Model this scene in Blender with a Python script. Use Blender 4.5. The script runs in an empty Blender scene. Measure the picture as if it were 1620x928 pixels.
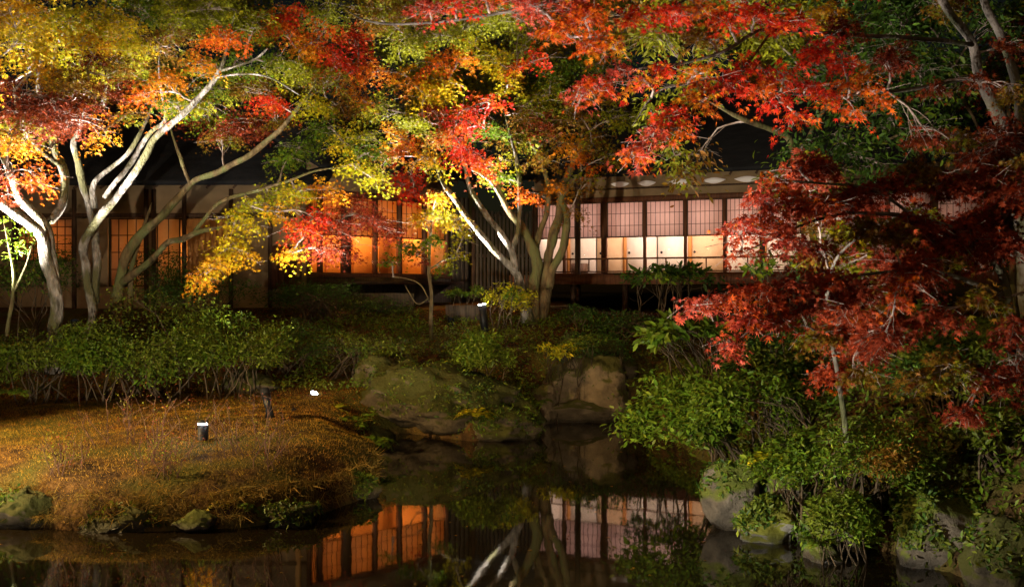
import bpy, math, random
import numpy as np
from mathutils import Vector, Matrix, noise

rng = np.random.default_rng(11)
random.seed(11)
S = bpy.context.scene
COL = S.collection

# ------------------------------------------------------------------ camera, sky, night fill, exposure
F, CX, CY, EYE = 1620.0, 810.0, 464.0, 2.2
cam = bpy.data.cameras.new('camera')
cam.lens, cam.sensor_width, cam.clip_end, cam.clip_start = 36.0, 36.0, 900.0, 0.05
camo = bpy.data.objects.new('camera', cam); COL.objects.link(camo)
camo.location = (0, 0, EYE); camo.rotation_euler = (math.radians(90), 0, 0)
S.camera = camo
W = bpy.data.worlds.new('World'); S.world = W; W.use_nodes = True
wn = W.node_tree.nodes; wl = W.node_tree.links
bg = wn['Background']
sky = wn.new('ShaderNodeTexSky'); sky.sky_type = 'NISHITA'; sky.sun_disc = False
sky.sun_elevation = math.radians(3.0); sky.sun_rotation = math.radians(180)
wl.new(sky.outputs[0], bg.inputs[0]); bg.inputs[1].default_value = 0.003
night_fill = bpy.data.lights.new('night_fill', 'SUN'); night_fill.energy = 0.27; night_fill.angle = math.radians(12); night_fill.color = (1.0, 0.66, 0.38)  # warm sun lamp added as soft fill, standing for city glow
mo = bpy.data.objects.new('night_fill', night_fill); COL.objects.link(mo)
mo.rotation_euler = (math.radians(58), 0, math.radians(-12))
S.view_settings.view_transform = 'Standard'; S.view_settings.look = 'None'
S.view_settings.exposure = 0.0; S.view_settings.gamma = 1.0
S.render.engine = 'CYCLES'
S.cycles.max_bounces = 6; S.cycles.diffuse_bounces = 2; S.cycles.glossy_bounces = 2
S.cycles.transmission_bounces = 4; S.cycles.transparent_max_bounces = 4
S.cycles.caustics_reflective = False; S.cycles.caustics_refractive = False
S.cycles.sample_clamp_indirect = 2.0
S.cycles.use_denoising = True

def P(px, py, D):
    return np.array([(px - CX) / F * D, D, EYE - (py - CY) / F * D])

# ------------------------------------------------------------------ materials
MATS = {}
def new_mat(name):
    m = bpy.data.materials.new(name); m.use_nodes = True
    MATS[name] = m
    nt = m.node_tree
    return m, nt, nt.nodes, nt.links, nt.nodes['Principled BSDF']

def noise_mat(name, c1, c2, scale=6.0, rough=0.8, bump=0.3, c3=None, scale3=1.5, detail=6, bscale=None, spec=0.3, stretch=None):
    m, nt, n, l, b = new_mat(name)
    tc = n.new('ShaderNodeTexCoord'); mp = n.new('ShaderNodeMapping')
    l.new(tc.outputs['Object'], mp.inputs[0])
    if stretch: mp.inputs['Scale'].default_value = stretch
    t = n.new('ShaderNodeTexNoise'); t.inputs['Scale'].default_value = scale; t.inputs['Detail'].default_value = detail
    l.new(mp.outputs[0], t.inputs['Vector'])
    r = n.new('ShaderNodeValToRGB'); r.color_ramp.elements[0].position = 0.35; r.color_ramp.elements[1].position = 0.65
    r.color_ramp.elements[0].color = (*c1, 1); r.color_ramp.elements[1].color = (*c2, 1)
    l.new(t.outputs[0], r.inputs[0]); out = r.outputs[0]
    if c3:
        t3 = n.new('ShaderNodeTexNoise'); t3.inputs['Scale'].default_value = scale3; t3.inputs['Detail'].default_value = 7
        l.new(mp.outputs[0], t3.inputs['Vector'])
        r3 = n.new('ShaderNodeValToRGB'); r3.color_ramp.elements[0].position = 0.48; r3.color_ramp.elements[1].position = 0.6
        l.new(t3.outputs[0], r3.inputs[0])
        mx = n.new('ShaderNodeMix'); mx.data_type = 'RGBA'
        l.new(r3.outputs[0], mx.inputs[0]); l.new(out, mx.inputs[6]); mx.inputs[7].default_value = (*c3, 1)
        out = mx.outputs[2]
    l.new(out, b.inputs['Base Color']); b.inputs['Roughness'].default_value = rough
    b.inputs['Specular IOR Level'].default_value = spec
    if bump:
        t2 = n.new('ShaderNodeTexNoise'); t2.inputs['Scale'].default_value = bscale or scale * 3; t2.inputs['Detail'].default_value = 8
        l.new(mp.outputs[0], t2.inputs['Vector'])
        bp = n.new('ShaderNodeBump'); bp.inputs['Strength'].default_value = bump; bp.inputs['Distance'].default_value = 0.05
        l.new(t2.outputs[0], bp.inputs['Height']); l.new(bp.outputs[0], b.inputs['Normal'])
    return m

def leaf_mat(name, trans=0.4, rough=0.45, spec=0.35):
    m, nt, n, l, b = new_mat(name)
    a = n.new('ShaderNodeAttribute'); a.attribute_name = 'leafcol'
    l.new(a.outputs['Color'], b.inputs['Base Color'])
    b.inputs['Roughness'].default_value = rough; b.inputs['Specular IOR Level'].default_value = spec
    tr = n.new('ShaderNodeBsdfTranslucent'); l.new(a.outputs['Color'], tr.inputs[0])
    mx = n.new('ShaderNodeMixShader'); mx.inputs[0].default_value = trans
    l.new(b.outputs[0], mx.inputs[1]); l.new(tr.outputs[0], mx.inputs[2])
    l.new(mx.outputs[0], n['Material Output'].inputs['Surface'])
    return m

def emit_mat(name, col, strength):
    m, nt, n, l, b = new_mat(name)
    b.inputs['Base Color'].default_value = (0.8, 0.8, 0.8, 1)
    b.inputs['Emission Color'].default_value = (*col, 1); b.inputs['Emission Strength'].default_value = strength
    return m

def paper_mat(name, col):
    m, nt, n, l, b = new_mat(name)
    t = n.new('ShaderNodeTexNoise'); t.inputs['Scale'].default_value = 18; t.inputs['Detail'].default_value = 5
    tc = n.new('ShaderNodeTexCoord'); l.new(tc.outputs['Object'], t.inputs['Vector'])
    r = n.new('ShaderNodeValToRGB')
    r.color_ramp.elements[0].color = (*[c * .86 for c in col], 1); r.color_ramp.elements[1].color = (*col, 1)
    l.new(t.outputs[0], r.inputs[0])
    d = n.new('ShaderNodeBsdfDiffuse'); tr = n.new('ShaderNodeBsdfTranslucent')
    l.new(r.outputs[0], d.inputs[0]); l.new(r.outputs[0], tr.inputs[0])
    mx = n.new('ShaderNodeMixShader'); mx.inputs[0].default_value = 0.8
    l.new(d.outputs[0], mx.inputs[1]); l.new(tr.outputs[0], mx.inputs[2])
    l.new(mx.outputs[0], n['Material Output'].inputs['Surface'])
    return m

LEAF = leaf_mat('leaf_autumn', 0.45, .5, .12)
LEAFG = leaf_mat('leaf_evergreen', 0.28, 0.5, 0.25)
GRASS = leaf_mat('grass_blade', 0.25, 0.7, 0.15)
BARK = noise_mat('bark_pale', (0.075, 0.06, 0.042), (0.38, 0.33, 0.28), 11, 0.85, 1.0, (0.10, 0.09, 0.035), 3.4, stretch=(1, 1, 0.45))
BARKG = noise_mat('bark_grey', (0.085, 0.07, 0.055), (0.19, 0.16, 0.125), 7, 0.9, 0.8, (0.08, 0.08, 0.035), 2.6, stretch=(1, 1, 0.45))
BARKB = noise_mat('bark_olive', (0.065, 0.042, 0.018), (0.19, 0.13, 0.055), 9, 0.9, 0.7, (0.12, 0.12, 0.04), 3.5, stretch=(1, 1, 0.4))
TWIG = noise_mat('bark_twig', (0.22, 0.16, 0.12), (0.40, 0.31, 0.26), 14, 0.85, 0.2)
STEM = noise_mat('shrub_stem', (0.045, 0.03, 0.016), (0.11, 0.075, 0.04), 14, 0.9, 0.2)
DRY = noise_mat('dry_stem', (0.055, 0.028, 0.015), (0.13, 0.06, 0.03), 14, 0.9, 0.2)
WOODD = noise_mat('wood_dark', (0.045, 0.022, 0.012), (0.09, 0.045, 0.022), 5, 0.7, 0.25, stretch=(6, 6, 0.6))
WOODR = noise_mat('wood_red', (0.10, 0.035, 0.016), (0.17, 0.065, 0.028), 5, 0.65, 0.2, stretch=(6, 6, 0.6))
WOODO = noise_mat('wood_orange', (0.42, 0.17, 0.045), (0.58, 0.26, 0.075), 4, 0.5, 0.1, stretch=(6, 6, 0.5))
BOARD = noise_mat('weathered_board', (0.05, 0.038, 0.028), (0.11, 0.08, 0.055), 5, 0.85, 0.35, stretch=(6, 6, 0.5))
PLASTER = noise_mat('plaster_tan', (0.24, 0.155, 0.08), (0.31, 0.205, 0.11), 3, 0.9, 0.12, bscale=60)
WALLIN = noise_mat('plaster_cream', (0.66, 0.57, 0.47), (0.74, 0.65, 0.55), 2, 0.9, 0.05, bscale=50)
WALLOR = noise_mat('plaster_ochre', (0.60, 0.30, 0.09), (0.70, 0.37, 0.13), 2, 0.9, 0.05, bscale=50)
WALLT = noise_mat('plaster_tan_inside', (0.56, 0.38, 0.22), (0.64, 0.45, 0.27), 2, 0.9, 0.05, bscale=50)
TATAMI = noise_mat('tatami', (0.40, 0.30, 0.14), (0.48, 0.37, 0.18), 20, 0.8, 0.2)
ROOFM = noise_mat('roof_slate', (0.006, 0.006, 0.007), (0.013, 0.012, 0.013), 3, 0.8, 0.4)
PAPER = paper_mat('shoji_paper', (0.86, 0.72, 0.72))
PAPERO = paper_mat('shoji_paper_amber', (0.78, 0.58, 0.34))
METAL = noise_mat('black_metal', (0.006, 0.006, 0.007), (0.014, 0.013, 0.014), 20, 0.5, 0.1)
STAKE = noise_mat('stake_wood', (0.008, 0.007, 0.008), (0.022, 0.018, 0.016), 12, 0.9, 0.5, stretch=(3, 3, .5))
LENS = emit_mat('lamp_lens', (0.92, 0.94, 1.0), 30.0)
LENSD = emit_mat('lamp_lens_dim', (0.92, 0.94, 1.0), 1.5)
RING = emit_mat('lamp_ring', (0.90, 0.92, 1.0), 420.0)
PEND = emit_mat('lamp_paper', (1.0, 0.72, 0.42), 4.0)
GLASS, nt, n, l, b = new_mat('window_glass')
b.inputs['Base Color'].default_value = (1, 1, 1, 1)
tr = n.new('ShaderNodeBsdfTransparent'); gl = n.new('ShaderNodeBsdfGlossy'); gl.inputs['Roughness'].default_value = 0.02
mx = n.new('ShaderNodeMixShader'); mx.inputs[0].default_value = 0.06
l.new(tr.outputs[0], mx.inputs[1]); l.new(gl.outputs[0], mx.inputs[2]); l.new(mx.outputs[0], n['Material Output'].inputs['Surface'])

def rock_mat(name, c1, c2, moss, amount):
    m, nt, n, l, b = new_mat(name)
    tc = n.new('ShaderNodeTexCoord'); geo = n.new('ShaderNodeNewGeometry')
    t = n.new('ShaderNodeTexNoise'); t.inputs['Scale'].default_value = 3.2; t.inputs['Detail'].default_value = 9; t.inputs['Roughness'].default_value = 0.65
    l.new(geo.outputs['Position'], t.inputs['Vector'])
    r = n.new('ShaderNodeValToRGB'); r.color_ramp.elements[0].position = .33; r.color_ramp.elements[1].position = .68
    r.color_ramp.elements[0].color = (*c1, 1); r.color_ramp.elements[1].color = (*c2, 1); l.new(t.outputs[0], r.inputs[0])
    sx = n.new('ShaderNodeSeparateXYZ'); l.new(geo.outputs['Normal'], sx.inputs[0])
    t2 = n.new('ShaderNodeTexNoise'); t2.inputs['Scale'].default_value = 2.3; t2.inputs['Detail'].default_value = 8
    l.new(geo.outputs['Position'], t2.inputs['Vector'])
    ad = n.new('ShaderNodeMath'); ad.operation = 'MULTIPLY_ADD'; ad.inputs[1].default_value = 0.45
    l.new(sx.outputs[2], ad.inputs[0]); l.new(t2.outputs[0], ad.inputs[2])
    r2 = n.new('ShaderNodeValToRGB'); r2.color_ramp.elements[0].position = max(0.02, .74 - amount); r2.color_ramp.elements[1].position = max(.1, .86 - amount)
    l.new(ad.outputs[0], r2.inputs[0])
    mx = n.new('ShaderNodeMix'); mx.data_type = 'RGBA'; l.new(r2.outputs[0], mx.inputs[0]); l.new(r.outputs[0], mx.inputs[6]); mx.inputs[7].default_value = (*moss, 1)
    sp = n.new('ShaderNodeSeparateXYZ'); l.new(geo.outputs['Position'], sp.inputs[0])       # wet band at the waterline
    wa = n.new('ShaderNodeMath'); wa.operation = 'MULTIPLY_ADD'; wa.inputs[1].default_value = -.12; l.new(t2.outputs[0], wa.inputs[0]); l.new(sp.outputs[2], wa.inputs[2])
    wr = n.new('ShaderNodeMapRange'); wr.inputs[1].default_value = -.02; wr.inputs[2].default_value = .05; wr.inputs[3].default_value = .35; wr.inputs[4].default_value = 1; l.new(wa.outputs[0], wr.inputs[0])
    wm = n.new('ShaderNodeVectorMath'); wm.operation = 'SCALE'; l.new(mx.outputs[2], wm.inputs[0]); l.new(wr.outputs[0], wm.inputs[3])
    l.new(wm.outputs[0], b.inputs['Base Color']); b.inputs['Specular IOR Level'].default_value = .3
    rr_ = n.new('ShaderNodeMapRange'); rr_.inputs[1].default_value = .35; rr_.inputs[2].default_value = 1; rr_.inputs[3].default_value = .3; rr_.inputs[4].default_value = .85; l.new(wr.outputs[0], rr_.inputs[0]); l.new(rr_.outputs[0], b.inputs['Roughness'])
    t4 = n.new('ShaderNodeTexNoise'); t4.inputs['Scale'].default_value = 14; t4.inputs['Detail'].default_value = 10; t4.inputs['Roughness'].default_value = .7
    l.new(geo.outputs['Position'], t4.inputs['Vector'])
    bp = n.new('ShaderNodeBump'); bp.inputs['Strength'].default_value = .8; bp.inputs['Distance'].default_value = .06
    l.new(t4.outputs[0], bp.inputs['Height']); l.new(bp.outputs[0], b.inputs['Normal'])
    return m
ROCK_MOSS = rock_mat('rock_mossy', (0.05, 0.038, 0.022), (0.15, 0.115, 0.07), (0.055, 0.055, 0.008), 0.30)
ROCK_PALE = rock_mat('rock_pale', (0.11, 0.08, 0.045), (0.27, 0.20, 0.12), (0.10, 0.095, 0.02), 0.08)
ROCK_GREY = rock_mat('rock_grey', (0.06, 0.047, 0.032), (0.19, 0.152, 0.11), (0.10, 0.115, 0.015), 0.22)

GROUND, nt, n, l, b = new_mat('garden_soil')
geo = n.new('ShaderNodeNewGeometry')
def _ns(sc, det=8):
    t = n.new('ShaderNodeTexNoise'); t.inputs['Scale'].default_value = sc; t.inputs['Detail'].default_value = det
    l.new(geo.outputs['Position'], t.inputs['Vector']); return t
t1 = _ns(7); r1 = n.new('ShaderNodeValToRGB')
r1.color_ramp.elements[0].position = .35; r1.color_ramp.elements[1].position = .68
r1.color_ramp.elements[0].color = (0.035, 0.02, 0.009, 1); r1.color_ramp.elements[1].color = (0.13, 0.07, 0.022, 1); l.new(t1.outputs[0], r1.inputs[0])
t2 = _ns(1.1); r2 = n.new('ShaderNodeValToRGB'); r2.color_ramp.elements[0].position = .45; r2.color_ramp.elements[1].position = .6; l.new(t2.outputs[0], r2.inputs[0])
mx = n.new('ShaderNodeMix'); mx.data_type = 'RGBA'; l.new(r2.outputs[0], mx.inputs[0]); l.new(r1.outputs[0], mx.inputs[6]); mx.inputs[7].default_value = (0.075, 0.07, 0.014, 1)
l.new(mx.outputs[2], b.inputs['Base Color']); b.inputs['Roughness'].default_value = .95; b.inputs['Specular IOR Level'].default_value = .1
t3 = _ns(22); bp = n.new('ShaderNodeBump'); bp.inputs['Strength'].default_value = .8; bp.inputs['Distance'].default_value = .05
l.new(t3.outputs[0], bp.inputs['Height']); l.new(bp.outputs[0], b.inputs['Normal'])

WATER, nt, n, l, b = new_mat('pond_water')
b.inputs['Base Color'].default_value = (0.010, 0.007, 0.003, 1); b.inputs['Roughness'].default_value = 0.03; b.inputs['IOR'].default_value = 1.333
geo = n.new('ShaderNodeNewGeometry'); mp = n.new('ShaderNodeMapping'); mp.inputs['Scale'].default_value = (1.6, 0.9, 1)
l.new(geo.outputs['Position'], mp.inputs[0])
t = n.new('ShaderNodeTexNoise'); t.inputs['Scale'].default_value = 1.6; t.inputs['Detail'].default_value = 3
l.new(mp.outputs[0], t.inputs['Vector'])
bp = n.new('ShaderNodeBump'); bp.inputs['Strength'].default_value = .004; bp.inputs['Distance'].default_value = .25
l.new(t.outputs[0], bp.inputs['Height']); l.new(bp.outputs[0], b.inputs['Normal'])

# ------------------------------------------------------------------ object helpers
def tag(o, label=None, cat=None, group=None, kind=None):
    if label: o['label'] = label
    if cat: o['category'] = cat
    if group: o['group'] = group
    if kind: o['kind'] = kind
    return o

def thing(name, label, cat, loc=(0, 0, 0), group=None):
    o = bpy.data.objects.new(name, None); COL.objects.link(o)
    o.location = Vector([float(v) for v in loc]); o.empty_display_size = .2
    return tag(o, label, cat, group)

def link(name, me, parent=None):
    o = bpy.data.objects.new(name, me); COL.objects.link(o)
    if parent is not None:
        o.parent = parent
        p = Vector((0, 0, 0)); q = parent
        while q is not None: p += q.location; q = q.parent
        o.location = -p          # all geometry is written in world coordinates
    return o

def mesh_np(name, V, faces, mat, colors=None, smooth=False):
    """V (n,3); faces: list of int arrays (m,k)"""
    me = bpy.data.meshes.new(name)
    V = np.ascontiguousarray(V, dtype=np.float32)
    me.vertices.add(len(V)); me.vertices.foreach_set('co', V.ravel())
    faces = [np.asarray(f, dtype=np.int32) for f in faces if len(f)]
    nl = sum(f.size for f in faces); npoly = sum(len(f) for f in faces)
    me.loops.add(nl); me.polygons.add(npoly)
    me.loops.foreach_set('vertex_index', np.concatenate([f.ravel() for f in faces]))
    st, k = [], 0
    for f in faces:
        st.append(np.arange(len(f), dtype=np.int32) * f.shape[1] + k); k += f.size
    me.polygons.foreach_set('loop_start', np.concatenate(st))
    if smooth: me.polygons.foreach_set('use_smooth', np.ones(npoly, dtype=bool))
    if colors is not None:
        a = me.color_attributes.new('leafcol', 'FLOAT_COLOR', 'POINT')
        c = np.ones((len(V), 4), dtype=np.float32); c[:, :3] = colors
        a.data.foreach_set('color', c.ravel())
    me.materials.append(mat); me.update(calc_edges=True)
    return me

class MB:
    """collects boxes, tubes and prisms; build() links them as one mesh object"""
    def __init__(s): s.V = []; s.Q = []; s.T = []; s.n = 0
    def add(s, V, Q=None, T=None):
        s.V.append(np.asarray(V, float))
        if Q is not None and len(Q): s.Q.append(np.asarray(Q, int) + s.n)
        if T is not None and len(T): s.T.append(np.asarray(T, int) + s.n)
        s.n += len(V)
    def box(s, fr, u0, u1, n0, n1, z0, z1):
        V = [fr.p(u, nn, z) for z in (z0, z1) for nn in (n0, n1) for u in (u0, u1)]
        s.add(V, [[0, 1, 3, 2], [4, 6, 7, 5], [0, 4, 5, 1], [2, 3, 7, 6], [0, 2, 6, 4], [1, 5, 7, 3]]); return s
    def tube(s, pts, rad, sides=6, cap=True):
        pts = np.asarray(pts, float); rad = np.asarray(rad, float); m = len(pts)
        T = np.gradient(pts, axis=0); T /= np.linalg.norm(T, axis=1)[:, None] + 1e-9
        ref = np.array([0.31, 0.87, 0.38]); A = np.cross(T, ref); A /= np.linalg.norm(A, axis=1)[:, None] + 1e-9
        B = np.cross(T, A); th = np.arange(sides) * 2 * math.pi / sides
        V = (pts[:, None] + rad[:, None, None] * (np.cos(th)[None, :, None] * A[:, None] + np.sin(th)[None, :, None] * B[:, None])).reshape(-1, 3)
        i = np.arange(m - 1)[:, None] * sides; j = np.arange(sides)[None, :]; j2 = (j + 1) % sides
        Q = np.stack([i + j, i + j2, i + sides + j2, i + sides + j], -1).reshape(-1, 4)
        T_ = []
        if cap:
            V = np.vstack([V, pts[-1] + T[-1] * rad[-1] * .5, pts[0]]); e = m * sides
            for k in range(sides):
                T_.append([(m - 1) * sides + k, (m - 1) * sides + (k + 1) % sides, e]); T_.append([(k + 1) % sides, k, e + 1])
        s.add(V, Q, T_); return s
    def prism(s, ring, axis):
        ring = np.asarray(ring, float); axis = np.asarray(axis, float); k = len(ring)
        V = np.vstack([ring, ring + axis, ring.mean(0), ring.mean(0) + axis])
        Q = [[i, (i + 1) % k, k + (i + 1) % k, k + i] for i in range(k)]
        T = [[(i + 1) % k, i, 2 * k] for i in range(k)] + [[k + i, k + (i + 1) % k, 2 * k + 1] for i in range(k)]
        s.add(V, Q, T); return s
    def build(s, name, mat, parent=None, smooth=False):
        if not s.V: return None
        F_ = []
        if s.Q: F_.append(np.concatenate(s.Q))
        if s.T: F_.append(np.concatenate(s.T))
        return link(name, mesh_np(name, np.concatenate(s.V), F_, mat, smooth=smooth), parent)

class Frame:
    def __init__(s, ox, oy, ux, uy):
        L = math.hypot(ux, uy); s.o = (ox, oy); s.u = (ux / L, uy / L)
        n = (s.u[1], -s.u[0])
        if n[0] * -ox + n[1] * -oy < 0: n = (-n[0], -n[1])
        s.n = n
    def p(s, u, n, z): return (s.o[0] + s.u[0] * u + s.n[0] * n, s.o[1] + s.u[1] * u + s.n[1] * n, z)
    def t(s, px, n=0):      # how far along the facade a photograph column lies
        k = (px - CX) / F; ox = s.o[0] + s.n[0] * n; oy = s.o[1] + s.n[1] * n
        return (k * oy - ox) / (s.u[0] - k * s.u[1])
    def z(s, px, py, n=0):
        t = s.t(px, n); D = s.o[1] + s.u[1] * t + s.n[1] * n
        return EYE - (py - CY) / F * D

def catmull(pts, sub=5):
    pts = np.asarray(pts, float)
    if len(pts) < 3: return np.array([pts[0] + (pts[-1] - pts[0]) * t for t in np.linspace(0, 1, sub + 1)])
    e = np.vstack([2 * pts[0] - pts[1], pts, 2 * pts[-1] - pts[-2]]); out = []
    for i in range(len(pts) - 1):
        a, b_, c, d = e[i], e[i + 1], e[i + 2], e[i + 3]
        for t in np.linspace(0, 1, sub, endpoint=False):
            out.append(.5 * ((2 * b_) + (c - a) * t + (2 * a - 5 * b_ + 4 * c - d) * t * t + (3 * b_ - a - 3 * c + d) * t ** 3))
    out.append(pts[-1]); return np.array(out)

def nrm(v): return v / (np.linalg.norm(v, axis=-1, keepdims=True) + 1e-9)

# ------------------------------------------------------------------ leaf shapes
def maple(lobes, notch):
    V = [(0, 0, 0.05)]; ang = {3: [90, 28, 152], 5: [90, 40, 140, -12, 192], 7: [90, 50, 130, 12, 168, -32, 212]}[lobes]
    L = {3: [1, .8, .8], 5: [1, .9, .9, .62, .62], 7: [1, .95, .95, .75, .75, .42, .42]}[lobes]
    o = np.argsort(ang); ang = [ang[i] for i in o]; L = [L[i] for i in o]; T = []
    ring = [(notch * math.cos(math.radians(ang[0] - 30)), notch * math.sin(math.radians(ang[0] - 30)), 0)]
    for i, (a, le) in enumerate(zip(ang, L)):
        nx = (a + ang[i + 1]) / 2 if i + 1 < len(ang) else a + 30
        ring.append((le * math.cos(math.radians(a)), le * math.sin(math.radians(a)), -.16 * le))
        ring.append((notch * math.cos(math.radians(nx)), notch * math.sin(math.radians(nx)), 0))
    V += ring
    for i in range(len(ring) - 1): T.append((0, i + 1, i + 2))
    return np.array(V), np.array(T)
M3, M5, M7 = maple(3, .32), maple(5, .27), maple(7, .22)
def star(lobes, w):
    A = {3: [90, 25, 155], 5: [90, 38, 142, -14, 194], 7: [90, 48, 132, 8, 172, -34, 214]}[lobes]
    L = {3: [1, .8, .8], 5: [1, .92, .92, .66, .66], 7: [1, .95, .95, .76, .76, .45, .45]}[lobes]
    V = []; T = []
    for i, (a, le) in enumerate(zip(A, L)):
        c, s_ = math.cos(math.radians(a)), math.sin(math.radians(a)); ww = w * (.6 + .4 * le)
        V += [(-s_ * ww - c * .1, c * ww - s_ * .1, .06 + .012 * i), (c * le, s_ * le, -.2 * le), (s_ * ww - c * .1, -c * ww - s_ * .1, .06 - .012 * i)]
        T.append((3 * i, 3 * i + 2, 3 * i + 1))
    return np.array(V), np.array(T)
S3, S5, S7 = star(3, .26), star(5, .17), star(7, .135)
LANCE = (np.array([(0, 0, 0), (.2, .5, .06), (0, 1, -.08), (-.2, .5, .06)]), np.array([(0, 1, 2), (0, 2, 3)]))
BROAD = (np.array([(0, 0, 0), (.17, .3, .04), (.16, .65, .03), (0, 1, -.12), (-.16, .65, .03), (-.17, .3, .04), (0, .5, -.02)]),
         np.array([(0, 1, 6), (1, 2, 6), (2, 3, 6), (3, 4, 6), (4, 5, 6), (5, 0, 6)]))

def leaves_geo(tpl, pos, nor, tip, size):
    TV, TT = tpl
    N = nrm(nor); V = nrm(tip - (tip * N).sum(1, keepdims=True) * N); U = np.cross(V, N)
    s = np.asarray(size)[:, None, None]
    X = pos[:, None] + s * (TV[None, :, 0:1] * U[:, None] + TV[None, :, 1:2] * V[:, None] + TV[None, :, 2:3] * N[:, None])
    k = len(TV); Tt = (TT[None] + (np.arange(len(pos)) * k)[:, None, None]).reshape(-1, 3)
    return X.reshape(-1, 3), Tt, k

def leaf_mesh(name, tpl, pos, nor, tip, size, col, mat):
    X, T, k = leaves_geo(tpl, pos, nor, tip, size)
    return mesh_np(name, X, [T], mat, np.repeat(col, k, 0))

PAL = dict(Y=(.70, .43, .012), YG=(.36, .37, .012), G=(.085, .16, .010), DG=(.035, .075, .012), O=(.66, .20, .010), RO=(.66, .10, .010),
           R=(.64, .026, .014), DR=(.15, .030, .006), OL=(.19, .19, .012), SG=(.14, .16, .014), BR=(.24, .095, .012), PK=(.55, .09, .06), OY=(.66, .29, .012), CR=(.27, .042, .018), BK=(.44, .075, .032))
MIXTO = dict(Y='YG', YG='Y', G='OL', DG='G', O='OY', RO='O', R='RO', DR='CR', OL='YG', SG='G', BR='OL', PK='RO', OY='Y', CR='BK', BK='RO')

def leaf_cols(key, n, spread=.25):
    a = np.array(PAL[key]); b_ = np.array(PAL[MIXTO[key]])
    t = np.clip(rng.normal(.22, .25, n), 0, 1)[:, None]
    c = a * (1 - t) + b_ * t
    return np.clip(c * np.exp(rng.normal(0, spread, n))[:, None], 0, .85)

class Foliage:
    def __init__(s): s.pos = []; s.nor = []; s.tip = []; s.size = []; s.col = []
    def add(s, pos, nor, tip, size, col):
        s.pos.append(pos); s.nor.append(nor); s.tip.append(tip); s.size.append(size); s.col.append(col)
    def spray(s, c, rad, n, size, key, out=(0, 0, 0), flat=.16):
        """one flat, drooping layer of leaves as maples carry them"""
        r = rad * np.sqrt(rng.random(n)); th = rng.random(n) * 2 * math.pi
        d = np.stack([np.cos(th), np.sin(th), np.zeros(n)], 1)
        el = rng.uniform(.55, 1.0); ax = rng.random() * math.pi
        d2 = d.copy(); ca, sa = math.cos(ax), math.sin(ax)
        u = d[:, 0] * ca + d[:, 1] * sa; v = (-d[:, 0] * sa + d[:, 1] * ca) * el
        d2[:, 0] = u * ca - v * sa; d2[:, 1] = u * sa + v * ca
        tilt = rng.normal(0, .28, 2) + np.array(out[:2]) * -.35
        p = np.asarray(c) + d2 * r[:, None]
        p[:, 2] += (d2[:, :2] * r[:, None]) @ tilt - .30 * r * r / max(rad, .01) + rng.normal(0, flat * rad, n)
        nor = np.array([0, 0, .75]) + d * .45 + rng.normal(0, .5, (n, 3))
        tip = d * .8 + np.array([0, 0, -.55]) + rng.normal(0, .4, (n, 3))
        s.add(p, nor, tip, size * np.clip(np.exp(rng.normal(0, .3, n)), .5, 1.6), leaf_cols(key, n))
    def cat(s):
        return [np.concatenate(a) for a in (s.pos, s.nor, s.tip, s.size, s.col)]
    def build(s, name, tpl, mat, parent, stuff=False, single=0, single_tpl=None, xr=(-20, 1640), yr=(-20, 948)):
        pos, nor, tip, size, col = s.cat()
        if single:
            px = CX + pos[:, 0] / pos[:, 1] * F; py = CY - (pos[:, 2] - EYE) / pos[:, 1] * F
            vis = (px > xr[0]) & (px < xr[1]) & (py > yr[0]) & (py < yr[1])
            score = np.where(vis, size / pos[:, 1], -1); idx = np.argsort(-score)[:single]
            keep = np.ones(len(pos), bool); keep[idx] = False
            # a few colour variants of one leaf mesh, shared by all single leaves
            q = np.argsort(col[idx, 0] - col[idx, 1]); var = {}
            for rank, ii in enumerate(idx[q]):
                v = rank * 10 // len(idx)
                if v not in var:
                    TV, TT = single_tpl or tpl
                    var[v] = mesh_np('leaf', TV, [TT], mat, np.repeat(col[ii:ii + 1], len(TV), 0))
                o = link('leaf', var[v], parent)
                N = nrm(nor[ii]); Vv = nrm(tip[ii] - (tip[ii] @ N) * N); U = np.cross(Vv, N)
                M = Matrix(((U[0], Vv[0], N[0]), (U[1], Vv[1], N[1]), (U[2], Vv[2], N[2])))
                o.rotation_mode = 'QUATERNION'; o.rotation_quaternion = M.to_quaternion(); o.scale = (float(size[ii]),) * 3
                o.location = o.location + Vector([float(v_) for v_ in pos[ii]])
            pos, nor, tip, size, col = pos[keep], nor[keep], tip[keep], size[keep], col[keep]
        o = link(name, leaf_mesh(name, tpl, pos, nor, tip, size, col, mat), parent)
        if stuff: o['kind'] = 'stuff'
        return o

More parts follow.
